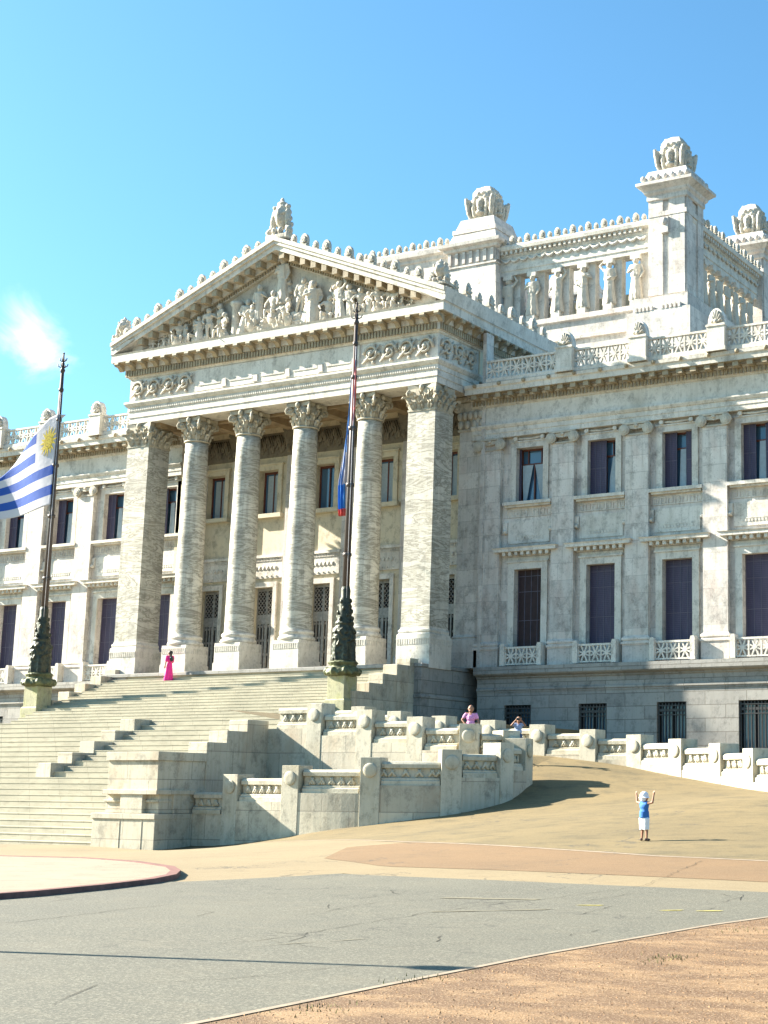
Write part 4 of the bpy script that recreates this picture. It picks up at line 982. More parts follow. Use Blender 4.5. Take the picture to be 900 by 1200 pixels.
mb=MB(); mb.ball((-63.4,75.1,zb+.9),(1.0,.5,1.2),12,8); mb.ball((-62.2,75.1,zb+.5),(1.2,.45,.8),10,7); mb.ball((-65.0,75.1,zb+.5),(1.2,.45,.8),10,7); mb.ball((-63.4,75.2,zb+2.6),(.7,.35,1.4)); obj('relief_throne',voxel(mb,.06,'relief_throne',1,disp=.12,dscale=.22,mats=M['carve']),None,pal)
mb=MB(); mb.lathe([(.45,0),(.38,.15),(.34,.3),(.34,2.1),(.45,2.25),(.48,2.45)],(0,0,0),14); me=mb.mesh('relief_altar'); fin(me,M['carve']); at('relief_altar',me,-67.1,74.95,zb,pal)
x=-74.2; i=0
while x<-52.6:
    av=rz(x)-1.45-zb
    if -66<x<-61.2 or -67.6<x<-66.6: x+=.5; continue
    tall=min(2.9,av*.98); k=i%4
    if av<1.5: h=av/.62; me=SIT; z0=zb-.18*h; h=min(h,2.2)
    elif k in(1,): h=tall/.86; me=SIT; z0=zb-.18*h; h=min(h,2.4)
    else: h=tall*(.97 if k!=2 else .86); me=(ST+STN)[(i*5)%6]; z0=zb
    at('relief_figure',me,x,74.7+.12*(i%3),z0,pal,(h*1.38,h*1.15,h*1.02),(0,rs.uniform(-.12,.12),rs.uniform(-.6,.6)))
    x+=rs.uniform(.5,.78)*(1.15 if av>1.5 else 1); i+=1
# winged horse / lion masses as carved lumps
for x,w,h in ((-65.6,.9,.8),(-63.2,1.0,.9),(-61.0,.9,.7),(-58,.7,.5),(-56,.8,.5),(-69.8,.7,.5),(-72.8,.7,.4),(-54.4,.8,.4)):
    mb=MB(); mb.ball((x,75.0,zb+h*.4),(w*.5,.3,h*.5),8,6)
    for k in range(6): mb.ball((x+rs.uniform(-w,w)*.6,75.0,zb+rs.uniform(.1,h)),(rs.uniform(.2,.36),.28,rs.uniform(.2,.34)),8,6)
    obj('relief_animal',voxel(mb,.05,'relief_animal',1,disp=.05,dscale=.15,mats=M['carve']),None,pal)

# ------------------------------------------------------------------ roof lantern
LY=112.0
def tower_crown(name='crown'):
    mb=MB(); mb.prism_xy([(1.2,-.75),(1.2,.75),(.75,1.2),(-.75,1.2),(-1.2,.75),(-1.2,-.75),(-.75,-1.2),(.75,-1.2)],0,2.9)
    mb.frustum(-1.05,1.05,-1.05,1.05,2.9,-.75,.75,-.75,.75,3.5); mb.ball((0,0,3.2),(.95,.95,.55)); mb.box(-1.45,1.45,-1.45,1.45,0,.35)
    for k in range(4):
        a=k*PI/2; d=(cos(a),sin(a)); e=(-sin(a),cos(a))
        def q(u,o,z): return (d[0]*o+e[0]*u,d[1]*o+e[1]*u,z)
        mb.ball(q(0,1.15,1.75),(.46,.46,.62)); mb.ball(q(0,1.55,1.6),(.14,.14,.26)); mb.ball(q(0,1.4,1.2),(.26,.26,.14)); mb.ball(q(0,1.3,.85),(.42,.42,.22))
        for s_ in (-1,1):
            mb.ball(q(s_*.22,1.42,1.98),(.13,.13,.09)); mb.ball(q(s_*.55,1.2,2.35),(.25,.25,.2)); mb.ball(q(s_*.25,1.15,2.75),(.24,.24,.16))
            mb.tube([q(s_*.62,1.25,.5),q(s_*.72,1.32,1.3),q(s_*.66,1.28,2.1)],[.16,.2,.14],8)
        c_=PI/4+a; dd=(cos(c_),sin(c_))
        mb.tube([(dd[0]*1.45,dd[1]*1.45,.3),(dd[0]*1.75,dd[1]*1.75,1.0),(dd[0]*1.95,dd[1]*1.95,1.9),(dd[0]*2.1,dd[1]*2.1,2.4)],[.2,.27,.26,.16],8)
        mb.tube([(dd[0]*1.2,dd[1]*1.2,1.4),(dd[0]*1.9,dd[1]*1.9,2.2)],[.3,.2],8)
    return voxel(mb,.06,'crown',1,disp=.035,dscale=.2,mats=M['carve'])
CR=tower_crown()
def tower(xa,xb,ya,yb,kind):
    mb=MB()
    if kind=='slim':
        mb.box(xa,xb,ya,yb,42.9,52.0)
        m=(xa+xb)/2
        for a,b in ((xa,xa+1.35),(xb-1.5,xb)):                       # raised piers leaving a recess strip
            mb.box(a,b,ya-.16,ya+.01,43.2,50.2); 
        mb.box(xa,xb,ya-.2,ya+.01,50.2,50.6); mb.box(xa,xa+1.35,ya-.16,ya+.01,50.6,51.9); mb.box(xb-1.5,xb,ya-.16,ya+.01,50.6,51.9)
        for a,b in ((ya,ya+1.15),(yb-1.15,yb)): mb.box(xb-.01,xb+.16,a,b,43.2,50.2); mb.box(xb-.01,xb+.16,a,b,50.6,51.9)
        mb.box(xb-.01,xb+.2,ya-.2,yb,50.2,50.6)
        mb.box(m-.45,m+.25,ya-.42,ya-.05,48.6,50.0); mb.ball((m-.1,ya-.45,49.6),(.28,.2,.35))
        mb.sweep([(xa,yb),(xa,ya-.16),(xb+.16,ya-.16),(xb+.16,yb),(xa,yb)],[(0,51.6),(.12,51.7),(.12,52.1),(.3,52.3),(.35,52.5),(.75,52.85),(.85,52.9),(.85,53.15),(.2,53.3),(-.3,53.3)],caps=False)
        mb.frustum(xa-.55,xb+.6,ya-.6,yb+.5,53.2,xa-.05,xb+.1,ya-.1,yb+.05,54.4)
        for k in range(7): mb.ball((xa-.35+k*(xb-xa+.7)/6,ya-.5,53.65),(.26,.2,.28),8,6)
        for k in range(6): mb.ball((xb+.48,ya-.2+k*(yb-ya+.1)/5,53.65),(.2,.26,.28),8,6)
        cz=54.2
    else:
        m=(xa+xb)/2; mb.frustum(xa-.8,xb+.9,ya-.8,yb+.8,36,xa,xb,ya,yb,48.8); mb.box(xa,xb,ya,yb,48.8,50.3)
        mb.frustum(xa-.6,xb+.65,ya-.6,yb+.6,39,xa-.55,xb+.6,ya-.55,yb+.55,44.2)
        mb.sweep([(xa,yb),(xa,ya),(xb,ya),(xb,yb),(xa,yb)],[(0,48.75),(.12,48.8),(.12,48.95),(0,49.0)],caps=False)
        for k in range(7): mb.box(xa+.15+k*(xb-xa-.6)/6,xa+.45+k*(xb-xa-.6)/6,ya-.18,ya,49.1,50.2)
        for k in range(7): mb.box(xb,xb+.18,ya+.15+k*(yb-ya-.6)/6,ya+.45+k*(yb-ya-.6)/6,49.1,50.2)
        mb.sweep([(xa,yb),(xa,ya),(xb,ya),(xb,yb),(xa,yb)],[(0,50.2),(.3,50.3),(.35,50.55),(.7,50.7),(.75,51.0),(.4,51.15),(0,51.2)],caps=False)
        mb.box(xa-.05,xb+.05,ya-.05,yb+.05,50.3,51.25)
        mb.frustum(xa+.0,xb-.0,ya+.0,yb-.0,51.2,xa+.35,xb-.35,ya+.35,yb-.35,52.2); mb.box(xa+.25,xb-.25,ya+.25,yb-.25,52.2,52.6); mb.frustum(xa+.45,xb-.45,ya+.45,yb-.45,52.6,xa+.8,xb-.8,ya+.8,yb-.8,53.7)
        cz=53.5
    t=obj('tower',mb,M['marble'],pal)
    c=at('crown',CR,(xa+xb)/2,(ya+yb)/2,cz,t,(.92,.92,1.0) if kind=='slim' else (.98,.98,1.02))
    return t
tower(-54.8,-51.4,112.0,115.4,'slim'); tower(-54.8,-51.4,129.4,132.8,'slim'); tower(-75.4,-70.25,112.0,117.0,'broad'); tower(-75.4,-70.25,129,134,'broad')
# lantern podium, entablatures
mb=MB(); mb.box(-74,-51.5,112.6,132,30,42.6); mb.sweep([(-74,112.6),(-51.5,112.6),(-51.5,132)],[(0,42.3),(.25,42.4),(.25,42.85),(0,42.9),(-2.2,42.9)]); mb.sweep([(-74,112.6),(-51.5,112.6),(-51.5,132)],[(.0,40.6),(.3,40.6),(.3,40.85),(0,41)]); 
mb.box(-56.0,-50.9,111.3,133.5,38,42.9); mb.box(-56.4,-50.5,110.9,134,38,41.6)
for k in range(5):
    mb.box(-55.6+k*.35,-55.4+k*.35,110.85,111.3,41.6,42.0); mb.box(-53.2+k*.4,-53.0+k*.4,110.85,111.3,41.6,42.0)
mb.box(-74,-51,111.6,134,30,39.8); mb.box(-74,-51,111.3,134,30,39.2)
obj('lantern_podium',mb,M['marble'],pal)
EPL=[(-74,112.9),(-51.9,112.9),(-51.9,131)]
mb=MB(); mb.sweep(EPL,[(-1.4,47.6),(0,47.6),(0,48.0),(.08,48.05),(.08,48.4),(.05,48.45),(.05,49.3),(.15,49.4),(.15,49.75),(.55,49.85),(.6,50.15),(.5,50.35),(-.3,50.45),(-1.4,50.45)])
x=-73
while x<-55.5: mb.box(x,x+.22,112.45,112.75,49.5,49.8); x+=.5
y=116
while y<129: mb.box(-51.75,-51.45,y,y+.22,49.5,49.8); y+=.5
n=16
for k in range(n):
    a=-70+k*14.6/n; pts=[(a+.9*t/6,112.7,49.1-.28*sin(PI*t/6)) for t in range(7)]; mb.tube(pts,[.05,.09,.12,.13,.12,.09,.05],6); mb.ball((a,112.72,49.1),.11,6,5)
for k in range(14):
    a=115.6+k*13.6/14; pts=[(-51.72,a+.9*t/6,49.1-.28*sin(PI*t/6)) for t in range(7)]; mb.tube(pts,[.05,.09,.12,.13,.12,.09,.05],6)
obj('lantern_entablature',mb,M['trim'],pal)
for k in range(19): antefix(-69.6+k*.78,112.55,50.4,1.1 if k%2 else .8)
for k in range(16): antefix(-51.5,116.0+k*.84,50.4,1.1 if k%2 else .8,PI/2)
# left attic wall with antefixes
mb=MB(); mb.box(-92,-75.4,113,131,30,51.6); mb.sweep([(-92,113),(-75.4,113)],[(0,50.4),(.15,50.5),(.15,50.8),(.5,50.95),(.55,51.4),(.4,51.6),(-1,51.65)]); obj('attic_wall',mb,M['marble'],pal)
for k in range(21): antefix(-91.4+k*.77,112.7,51.6,1.1 if k%2 else .8)
# caryatids with piers behind
for i,xx in enumerate((-66.9,-64.35,-61.75,-59.15,-56.55,-69.4)):
    mb=MB(); mb.box(xx+.25,xx+1.05,113.3,114.1,42.9,47.6); obj('lantern_pier',mb,M['trim'],pal)
    c=at('caryatid',ST[(i*3)%4],xx,113.0,43.45,pal,(4.7,4.2,3.95)); 
    q=MB(); q.box(xx-.42,xx+.42,112.62,113.4,42.88,43.5); obj('statue_block',q,M['trim'],pal); q=MB(); q.box(xx-.45,xx+.45,112.7,113.4,47.15,47.6); obj('impost_block',q,M['trim'],pal)
for i in range(7):
    yy=117+i*1.75
    mb=MB(); mb.box(-53.2,-52.4,yy+.35,yy+1.05,42.9,47.6); obj('lantern_pier',mb,M['trim'],pal)
    at('caryatid',ST[(i*3+1)%4],-52.0,yy,43.45,pal,(4.4,4.4,3.95),(0,0,PI/2))
    q=MB(); q.box(-52.5,-51.65,yy-.42,yy+.42,42.88,43.5); obj('statue_block',q,M['trim'],pal); q=MB(); q.box(-52.5,-51.65,yy-.42,yy+.42,47.15,47.6); obj('impost_block',q,M['trim'],pal)
mb=MB(); mb.box(-70,-55,117,117.4,42.9,45.6); mb.sweep([(-71,131.8),(-55,131.8)],[(0,42.9),(0,43.4)]); obj('lantern_inner_wall',mb,M['porch'],pal)
# ------------------------------------------------------------------ grand staircase
stc=thing('grand_staircase','broad pale stone staircase rising in two flights to the portico','staircase',(-63.65,52,0))
def flight(x0,x1,ya,yb,za,zb_,n):
    mb=MB(); run=(yb-ya)/n; ris=(zb_-za)/n; prof=[]
    for k in range(n):
        y=ya+k*run; z=za+k*ris
        prof+= [(y,z),(y,z+ris-.04),(y-.016,z+ris-.035),(y-.016,z+ris)]
    prof+=[(yb,zb_)]
    b=len(mb.v); m=len(prof)
    for x in (x0,x1):
        for y,z in prof: mb.v.append((x,y,z))
        mb.v.append((x,yb,za-.5)); mb.v.append((x,ya,za-.5))
    t=m+2
    for j in range(t): k=(j+1)%t; mb.face([b+j,b+t+j,b+t+k,b+k])
    return mb
o=obj('lower_flight',flight(-83.5,-44.1,45.3,58.5,-.42,5.26,22),M['step'],stc,recalc=True)
mb=MB(); mb.box(-83.5,-44.1,58.5,66,4.6,5.26); mb.box(-100,-75.4,60,78.2,4.6,5.392); mb.box(-53.2,-42.5,62,78.2,4.6,5.388); obj('landing',mb,M['plaza'],stc)
o=obj('upper_flight',flight(-75.35,-52.45,65.1,75.4,5.26,9.24,19),M['step'],stc,recalc=True)
def blocks(name,xa,xb,tops,yback,zlow,mat,front0=None):
    """stepped flank: tops = [(yfront,ztop)...] from the top down"""
    mb=MB(); yb=yback
    for y,z in tops:
        mb.box(xa,xb,y,yb,zlow,z-.003*random.random()); yb=y
    return obj(name,mb,mat,stc,bevel=.025)
tops=[(74.4,9.58),(73.2,9.08),(71.9,8.49),(70.6,7.9),(69.3,7.3)]
blocks('upper_flank_wall',-52.5,-51.5,[(73.77,9.5),(72.5,9.05),(71.14,8.42),(69.89,7.83),(68.6,7.3)],74.6,4.6,M['ramp_wall']); blocks('upper_flank_wall',-76.3,-75.35,tops,75.0,4.6,M['ramp_wall'])

lt=[(50.27,4.80),(49.06,4.31),(47.9,3.81)]
blocks('lower_flank_wall',-44.2,-43.2,lt,51.6,-.8,M['ramp_wall']); 
# dividers: blocks that sit on the steps
def divider(xa,xb):
    mb=MB(); T=[(56.8,5.3),(55.56,4.7),(54.26,4.13),(52.95,3.58),(51.7,3.07)]; yb=58.0
    for i,(y,z) in enumerate(T): mb.box(xa,xb,y,yb+(0 if i==0 else .0),z-2.4,z); yb=y
    return obj('divider_blocks',mb,M['ramp_wall'],stc,bevel=.02)
divider(-56.95,-56.0); divider(-71.3,-70.35)
# pedestal at the foot
def ped(x0,x1,y0,y1,sg=1):
    mb=MB(); mb.box(x0+.0,x1,y0,y1,3.02,3.36); mb.box(x0+.08,x1-.06,y0+.08,y1,1.78,3.02); mb.box(x0-.1,x1+.02,y0-.02,y1,1.72,1.90)
    mb.box(x0-.15,x1-.12,y0+.28,y1,1.0,1.74); mb.box(x0-.2,x1-.10,y0+.2,y1,1.42,1.52)
    mb.box(x0+.85,x0+2.0,y0+.04,y0+.4,1.0,1.73); mb.box(x0-.55,x1-.02,y0+.02,y1,-.7,.96); mb.box(x0-.6,x1+.0,y0-.03,y1,.78,.99)
    mb.box(x1-.15,x1-.04,y0+1.0,y0+1.9,1.0,1.73)
    mb.box(x0+.9,x0+.93,y0+.0,y0+.05,-.7,.8); mb.box(x0+2.05,x0+2.08,y0-.0,y0+.05,-.7,.8)
    return obj('end_pedestal',mb,M['ramp_wall'],stc,bevel=.02)
ped(-45.95,-43.2,45.2,47.9); ped(-84,-81.2,45.2,47.9)
# ------------------------------------------------------------------ balustraded ramp walls
def disc(mb,c,ux,uy,r,th):   # disc with axis uy (outward)
    n0=len(mb.v); mb.lathe([(r,0),(r,th*.6),(r*.75,th),(r*.3,th)],(0,0,0),16)
    for i in range(n0,len(mb.v)): v=mb.v[i]; mb.v[i]=(c[0]+ux[0]*v[0]-uy[0]*-v[2],c[1]+ux[1]*v[0]+uy[1]*v[2],c[2]+v[1])
def post(parent,c,ux,z0,z1,hw=.385,hd=.46):
    mb=MB(); c=(c[0]-ux[1]*.08,c[1]+ux[0]*.08); mb.obox(c,ux,hw,hd,z0,z1)
    f=(ux[1],-ux[0]); fc=(c[0]+f[0]*hd,c[1]+f[1]*hd,z1-.48*(min(1,(z1-z0)/1.2)))
    disc(mb,fc,ux,f,.27,.07)
    return obj('balustrade_post',mb,M['ramp_trim'],parent,bevel=.012)
def panel(parent,a,b,za,zb_,h=.86,z_end=0):
    """rounded rail panel between plan points a,b ; relief of leaning bars on both faces"""
    d=(b[0]-a[0],b[1]-a[1]); L=math.hypot(*d); ux=(d[0]/L,d[1]/L); f=(ux[1],-ux[0]); mb=MB()
    prof=[(.30,0),(.30,.16),(.24,.2),(.24,.26),(.13,.3),(.13,h-.26),(.24,h-.24),(.25,h-.1),(.18,h-.02),(0,h),(-.18,h-.02),(-.25,h-.1),(-.24,h-.24),(-.13,h-.26),(-.13,.3),(-.24,.26),(-.24,.2),(-.30,.16),(-.30,0)]
    m=len(prof); base=len(mb.v)
    for t,p in ((0,a),(1,b)):
        for o,z in prof: mb.v.append((p[0]+f[0]*o,p[1]+f[1]*o,za+(zb_-za)*t+z))
    for j in range(m-1): mb.face([base+j,base+m+j,base+m+j+1,base+j+1])
    mb.face([base+j for j in range(m)]); mb.face([base+m+j for j in range(m)][::-1])
    n=max(3,int(L/.42)); cw=(L-.3)/n
    for sd in (-1,1):
        for k in range(n):
            s0=.15+(k+.5)*cw; o=sd*.16
            for q in (-1,1):
                p0=(a[0]+ux[0]*(s0-q*cw*.30)+f[0]*o,a[1]+ux[1]*(s0-q*cw*.30)+f[1]*o,za+(zb_-za)*s0/L+.32); p1=(a[0]+ux[0]*(s0+q*cw*.12)+f[0]*o,a[1]+ux[1]*(s0+q*cw*.12)+f[1]*o,za+(zb_-za)*s0/L+h-.30)
                mb.tube([p0,p1],[.062,.05],5)
            c=(a[0]+ux[0]*s0+f[0]*o,a[1]+ux[1]*s0+f[1]*o,za+(zb_-za)*s0/L+.36); mb.ball(c,.055,6,5)
    return obj('balustrade_panel',mb,M['ramp_trim'],parent,recalc=True)
def curved_panel(parent,seg,z,h):
    mb=MB(); prof=[(.30,0),(.30,.16),(.24,.2),(.24,.26),(.13,.3),(.13,h-.26),(.24,h-.24),(.25,h-.1),(.18,h-.02),(0,h),(-.18,h-.02),(-.25,h-.1),(-.24,h-.24),(-.13,h-.26),(-.13,.3),(-.24,.26),(-.24,.2),(-.30,.16),(-.30,0)]
    pl=[(p[0],p[1]) for p in seg]
    def cut(pl,d):
        r=list(pl)
        while len(r)>2 and math.hypot(r[1][0]-r[0][0],r[1][1]-r[0][1])<d: d-=math.hypot(r[1][0]-r[0][0],r[1][1]-r[0][1]); r.pop(0)
        l=math.hypot(r[1][0]-r[0][0],r[1][1]-r[0][1]); r[0]=(r[0][0]+(r[1][0]-r[0][0])*d/l,r[0][1]+(r[1][1]-r[0][1])*d/l); return r
    pl=cut(pl,.4); pl=cut(pl[::-1],.4)[::-1]
    mb.sweep(pl,[(o,z+q) for o,q in prof])
    for a,b in zip(pl,pl[1:]):
        L=math.hypot(b[0]-a[0],b[1]-a[1]); ux=((b[0]-a[0])/L,(b[1]-a[1])/L); f=(ux[1],-ux[0]); o=.16
        for q in (-1,1):
            m=L/2; p0=(a[0]+ux[0]*(m-q*.13)+f[0]*o,a[1]+ux[1]*(m-q*.13)+f[1]*o,z+.32); p1=(a[0]+ux[0]*(m+q*.05)+f[0]*o,a[1]+ux[1]*(m+q*.05)+f[1]*o,z+h-.3); mb.tube([p0,p1],[.062,.05],5)
    return obj('balustrade_panel',mb,M['ramp_trim'],parent,recalc=True)
def wall_seg(parent,a,b,z0a,z0b,za,zb_,hw=.36):
    d=(b[0]-a[0],b[1]-a[1]); L=math.hypot(*d); ux=(d[0]/L,d[1]/L); f=(ux[1],-ux[0]); mb=MB(); k=len(mb.v)
    for p,z0,z1 in ((a,z0a,za),(b,z0b,zb_)):
        for o in (hw,-hw): mb.v+=[(p[0]+f[0]*o,p[1]+f[1]*o,z0),(p[0]+f[0]*o,p[1]+f[1]*o,z1)]
    for q in ((0,4,5,1),(2,3,7,6),(1,5,7,3),(0,1,3,2),(4,6,7,5)): mb.face([k+i for i in q])
    return mb
def curve(pts,n=6):
    r=[]; P=[Vector(p) for p in pts]
    for i in range(len(P)-1):
        p0=P[max(0,i-1)]; p1=P[i]; p2=P[i+1]; p3=P[min(len(P)-1,i+2)]
        for k in range(n):
            t=k/n; r.append(tuple(.5*((2*p1)+(-p0+p2)*t+(2*p0-5*p1+4*p2-p3)*t*t+(-p0+3*p1-3*p2+p3)*t**3)))
    r.append(tuple(P[-1])); return r
def ramp_wall(name,label,pts,tops,zbase,hh=.88,solid=None,front=True,hw=.36):
    """pts: post plan centres; tops: post top z; between them wall + panel whose height follows the lower post side"""
    root=thing(name,label,'balustrade wall',(pts[0][0],pts[0][1],0))
    n=len(pts)
    cv=curve([(p[0],p[1],0) for p in pts],6)
    for i in range(n):
        a=pts[max(0,i-1)]; b=pts[min(n-1,i+1)]; d=(b[0]-a[0],b[1]-a[1]); L=math.hypot(*d); ux=(d[0]/L,d[1]/L)
        zz=min(tops[i],tops[min(n-1,i+1)],tops[max(0,i-1)])
        
        if name=='ramp_wall' and i==0 and pts[0][0]<-42 and pts[0][1]<53: continue
        post(root,pts[i],ux,zbase(*pts[i])-.5,tops[i])
    body_=MB()
    for i in range(n-1):
        zt=min(tops[i],tops[i+1])-.15; zw=zt-hh
        seg=cv[i*6:(i+1)*6+1]
        k=len(body_.v)
        for j,p in enumerate(seg):
            q0=cv[max(0,i*6+j-1)]; q1=cv[min(len(cv)-1,i*6+j+1)]; t=(q1[0]-q0[0],q1[1]-q0[1]); l=math.hypot(*t); f_=(t[1]/l,-t[0]/l); zg=zbase(p[0],p[1])-.6
            for o_ in (hw,-hw): body_.v+=[(p[0]+f_[0]*o_,p[1]+f_[1]*o_,zg),(p[0]+f_[0]*o_,p[1]+f_[1]*o_,zw)]
        for j in range(len(seg)-1):
            b_=k+j*4
            for q in ((0,4,5,1),(2,3,7,6),(1,5,7,3)): body_.face([b_+w_ for w_ in q])
        body_.face([k,k+1,k+3,k+2]); b_=k+(len(seg)-1)*4; body_.face([b_,b_+2,b_+3,b_+1])
        # panel pieces along the curve, trimmed at posts
        straight=math.hypot(pts[i+1][0]-pts[i][0],pts[i+1][1]-pts[i][1])
        a=seg[0]; b=seg[-1]
        d=(b[0]-a[0],b[1]-a[1]); L=math.hypot(*d); u=(d[0]/L,d[1]/L)
        mid=seg[3]; dev=abs((mid[0]-a[0])*u[1]-(mid[1]-a[1])*u[0])
        if dev<.12: panel(root,(a[0]+u[0]*.45,a[1]+u[1]*.45),(b[0]-u[0]*.45,b[1]-u[1]*.45),zw,zw,hh)
        else: curved_panel(root,seg,zw,hh)
    obj('wall',body_,M['ramp_wall'],root)
    return root
low=[(-41.31,47.6),(-38.27,47.45),(-35.01,47.95),(-32.45,49.3),(-31.45,51.25),(-31.75,53.3)]
ramp_wall('ramp_wall','curved cream stone wall with a balustrade, low and nearest, right of the stair pedestal',low,[2.52,2.86,3.17,3.48,3.78,4.02],lambda x,y:G(x,y))
# low end between pedestal and first post
root=thing('link_wall','short low wall with a rounded panel between stair pedestal and curved ramp wall','wall',(-42.6,47.5,0))
obj('wall',wall_seg(root,(-43.2,47.55),(-41.75,47.6),-1,-1,.98,.98,.30),M['ramp_wall'],root); panel(root,(-43.2,47.5),(-41.8,47.55),.98,.98,.85)
up=[(-43.0+.2,51.95),(-40.75,51.95),(-38.2,51.95),(-35.7,51.95),(-33.3,52.0),(-32.3,53.9),(-32.2,56.2)]
up=[(-43.25,51.95),(-40.79,51.95),(-38.2,51.95),(-35.7,51.95),(-33.3,51.98),(-32.45,53.4)]
ramp_wall('ramp_wall','straight sunlit balustrade wall stepping down above and behind the curved low wall',up,[5.62,5.50,5.19,4.87,4.56,4.34],lambda x,y:.5)
bk=[(-45.8,58.45),(-43.4,58.45),(-41.35,58.45),(-38.9,58.45),(-36.3,58.45),(-33.78,58.45),(-31.3,58.45),(-29.05,58.45),(-26.7,57.65),(-24.4,56.5),(-22.35,55.0),(-20.4,53.4),(-18.3,52.0),(-16.0,50.9),(-13.5,50)]
btop=[5.95,5.75,5.50,5.25,5.02,4.80,4.56,4.32,4.10,3.87,3.62,3.38,3.15,2.95,2.75]
ramp_wall('ramp_wall','long balustrade wall bordering the back of the ramp in front of the basement windows',bk,btop,lambda x,y:(G(x,y) if x>-35 else 3.2))
# ramp surface behind the walls
mb=MB(); mb.smooth=True; n=16
for i in range(n+1):
    x=-46+(-30.9+46)*i/n
    for y in (52.1,54,56,58.3):
        zr=3.3+(-33-x)*.16 if x<-33 else G(x,y)-.0
        mb.v.append((x,y,zr-.03))
for i in range(n):
    for j in range(3): a=i*4+j; mb.face([a,a+4,a+5,a+1])
o=obj('ramp_surface',mb,M['rampg']); o['kind']='structure'
# fill between low wall and upper wall
mb=MB(); poly=[(-43.1,51.7),(-43.1,47.6),(-41.3,47.7),(-38.3,47.6),(-35.0,48.1),(-32.6,49.4),(-31.7,51.2),(-32.0,52.9),(-33.3,51.8)]
mb.v+=[(x,y,1.0 if x<-40 else 1.0+(x+40)*.14) for x,y in poly]; mb.face(list(range(len(poly)))[::-1]); 
me=mb.mesh('planting_bed'); fin(me,M['rampg']); o=bpy.data.objects.new('paved_bed',me); link(o); o['kind']='structure'
mb=MB(); mb.sweep([(-50.1,59.0),(-20.5,59.0)],[(0,2),(0,2.2)]); 
mb=MB(); mb.v+=[(-52,59,3.4),(-14,52,1.3),(-14,78.3,1.3),(-52,78.3,3.4)]; mb.face([0,1,2,3]); o=obj('service_drive',mb,M['plaza']); o['kind']='structure'

# ------------------------------------------------------------------ flagpoles
def flagpole(label,x,y):
    root=thing('flagpole',label,'flagpole',(x,y,5.4),'tall bronze flagpoles flanking the stairs')
    mb=MB(); mb.box(x-.74,x+.74,y-.74,y+.74,5.0,5.75); mb.box(x-.68,x+.68,y-.68,y+.68,5.75,6.75); mb.frustum(x-.68,x+.68,y-.68,y+.68,6.75,x-.6,x+.6,y-.6,y+.6,6.85); mb.box(x-.58,x+.58,y-.58,y+.58,6.85,8.1); obj('pedestal',mb,M['pedestal'],root,bevel=.02)
    mb=MB(); mb.lathe([(.62,8.08),(.9,8.15),(1.0,8.3),(.9,8.5),(.72,8.6),(.78,8.75),(.85,8.85),(.7,8.95)],(x,y,0),20)
    for k in range(8):
        a=k*PI/4; mb.ball((x+.88*cos(a),y+.88*sin(a),8.35),(.2,.2,.24),8,6)
        a2=a+PI/8; mb.tube([(x+.85*cos(a),y+.85*sin(a),8.45),(x+.98*cos(a2),y+.98*sin(a2),8.2),(x+.85*cos(a+PI/4),y+.85*sin(a+PI/4),8.45)],.08,6)
    o=at('bronze_collar',voxel(mb,.05,'bronze_collar',1,disp=.03,dscale=.12,mats=M['bronze2']),0,0,0,root)
    mb=MB(); r_=random.Random(4)
    for k in range(6):
        a=k*PI/3+.3; b=MB(); body(b,1.8,poses[k%4],hand=False); drape(b,1.8,0,.55,.13,.09,7,k); b.xf(Matrix.Translation((x+.55*cos(a),y+.55*sin(a),8.9))@Matrix.Rotation(a+PI/2,4,'Z'))
        q=len(mb.v); mb.v+=b.v
        for f in b.f: mb.face([q+i for i in f])
    mb.lathe([(.62,8.9),(.6,10.3),(.62,10.6),(.5,10.9),(.55,11.05),(.42,11.15)],(x,y,0),16)
    at('bronze_figures',voxel(mb,.045,'bronze_figures',1,disp=.03,dscale=.12,mats=M['bronze']),0,0,0,root)
    mb=MB(); mb.lathe([(.5,10.9),(.52,11.1),(.4,11.2),(.46,11.35),(.38,11.5),(.42,11.65),(.34,11.8),(.38,12.0),(.3,12.2),(.33,12.35),(.26,12.5),(.27,12.9),(.22,13.1)],(x,y,0),16)
    for k in range(18): a=k*2.4; z=11.1+k*.075; mb.ball((x+(.48-.012*k)*cos(a),y+(.48-.012*k)*sin(a),z),(.1,.1,.14),6,5)
    obj('bronze_stem',mb,M['bronze'],root)
    mb=MB(); mb.lathe([(.21,13.0),(.16,20.0),(.10,29.0)],(x,y,0),14)
    for z,r in ((14.9,.26),(18.9,.24),(22.2,.23),(25.2,.19),(27.2,.16)): mb.lathe([(r*.6,z-.14),(r,z-.08),(r,z+.08),(r*.6,z+.14)],(x,y,0),12)
    obj('pole',mb,M['pole'],root)
    mb=MB(); mb.lathe([(.1,28.3),(.17,28.5),(.08,28.7),(.05,29.6)],(x,y,0),10)
    for z,r in ((28.75,.28),(29.15,.2)):
        for k in range(4): a=k*PI/2+.4; mb.tube([(x,y,z-.1),(x+r*cos(a),y+r*sin(a),z+.02),(x+r*1.2*cos(a),y+r*1.2*sin(a),z+.18)],.035,5)
    mb.ball((x,y,29.65),.07,8,6); obj('finial',mb,M['pole'],root)
    mb=MB(); mb.tube([(x+.22,y-.2,9.6),(x+.17,y-.16,20),(x+.12,y-.1,27)],.018,5); obj('halyard',mb,M['flagwhite'],root)
flagpole('tall dark flagpole on a mossy pedestal at the right end of the upper steps',-52.4,68.6)
flagpole('tall dark flagpole near the left edge with the blue and white striped sun flag',-75.9,68.6)
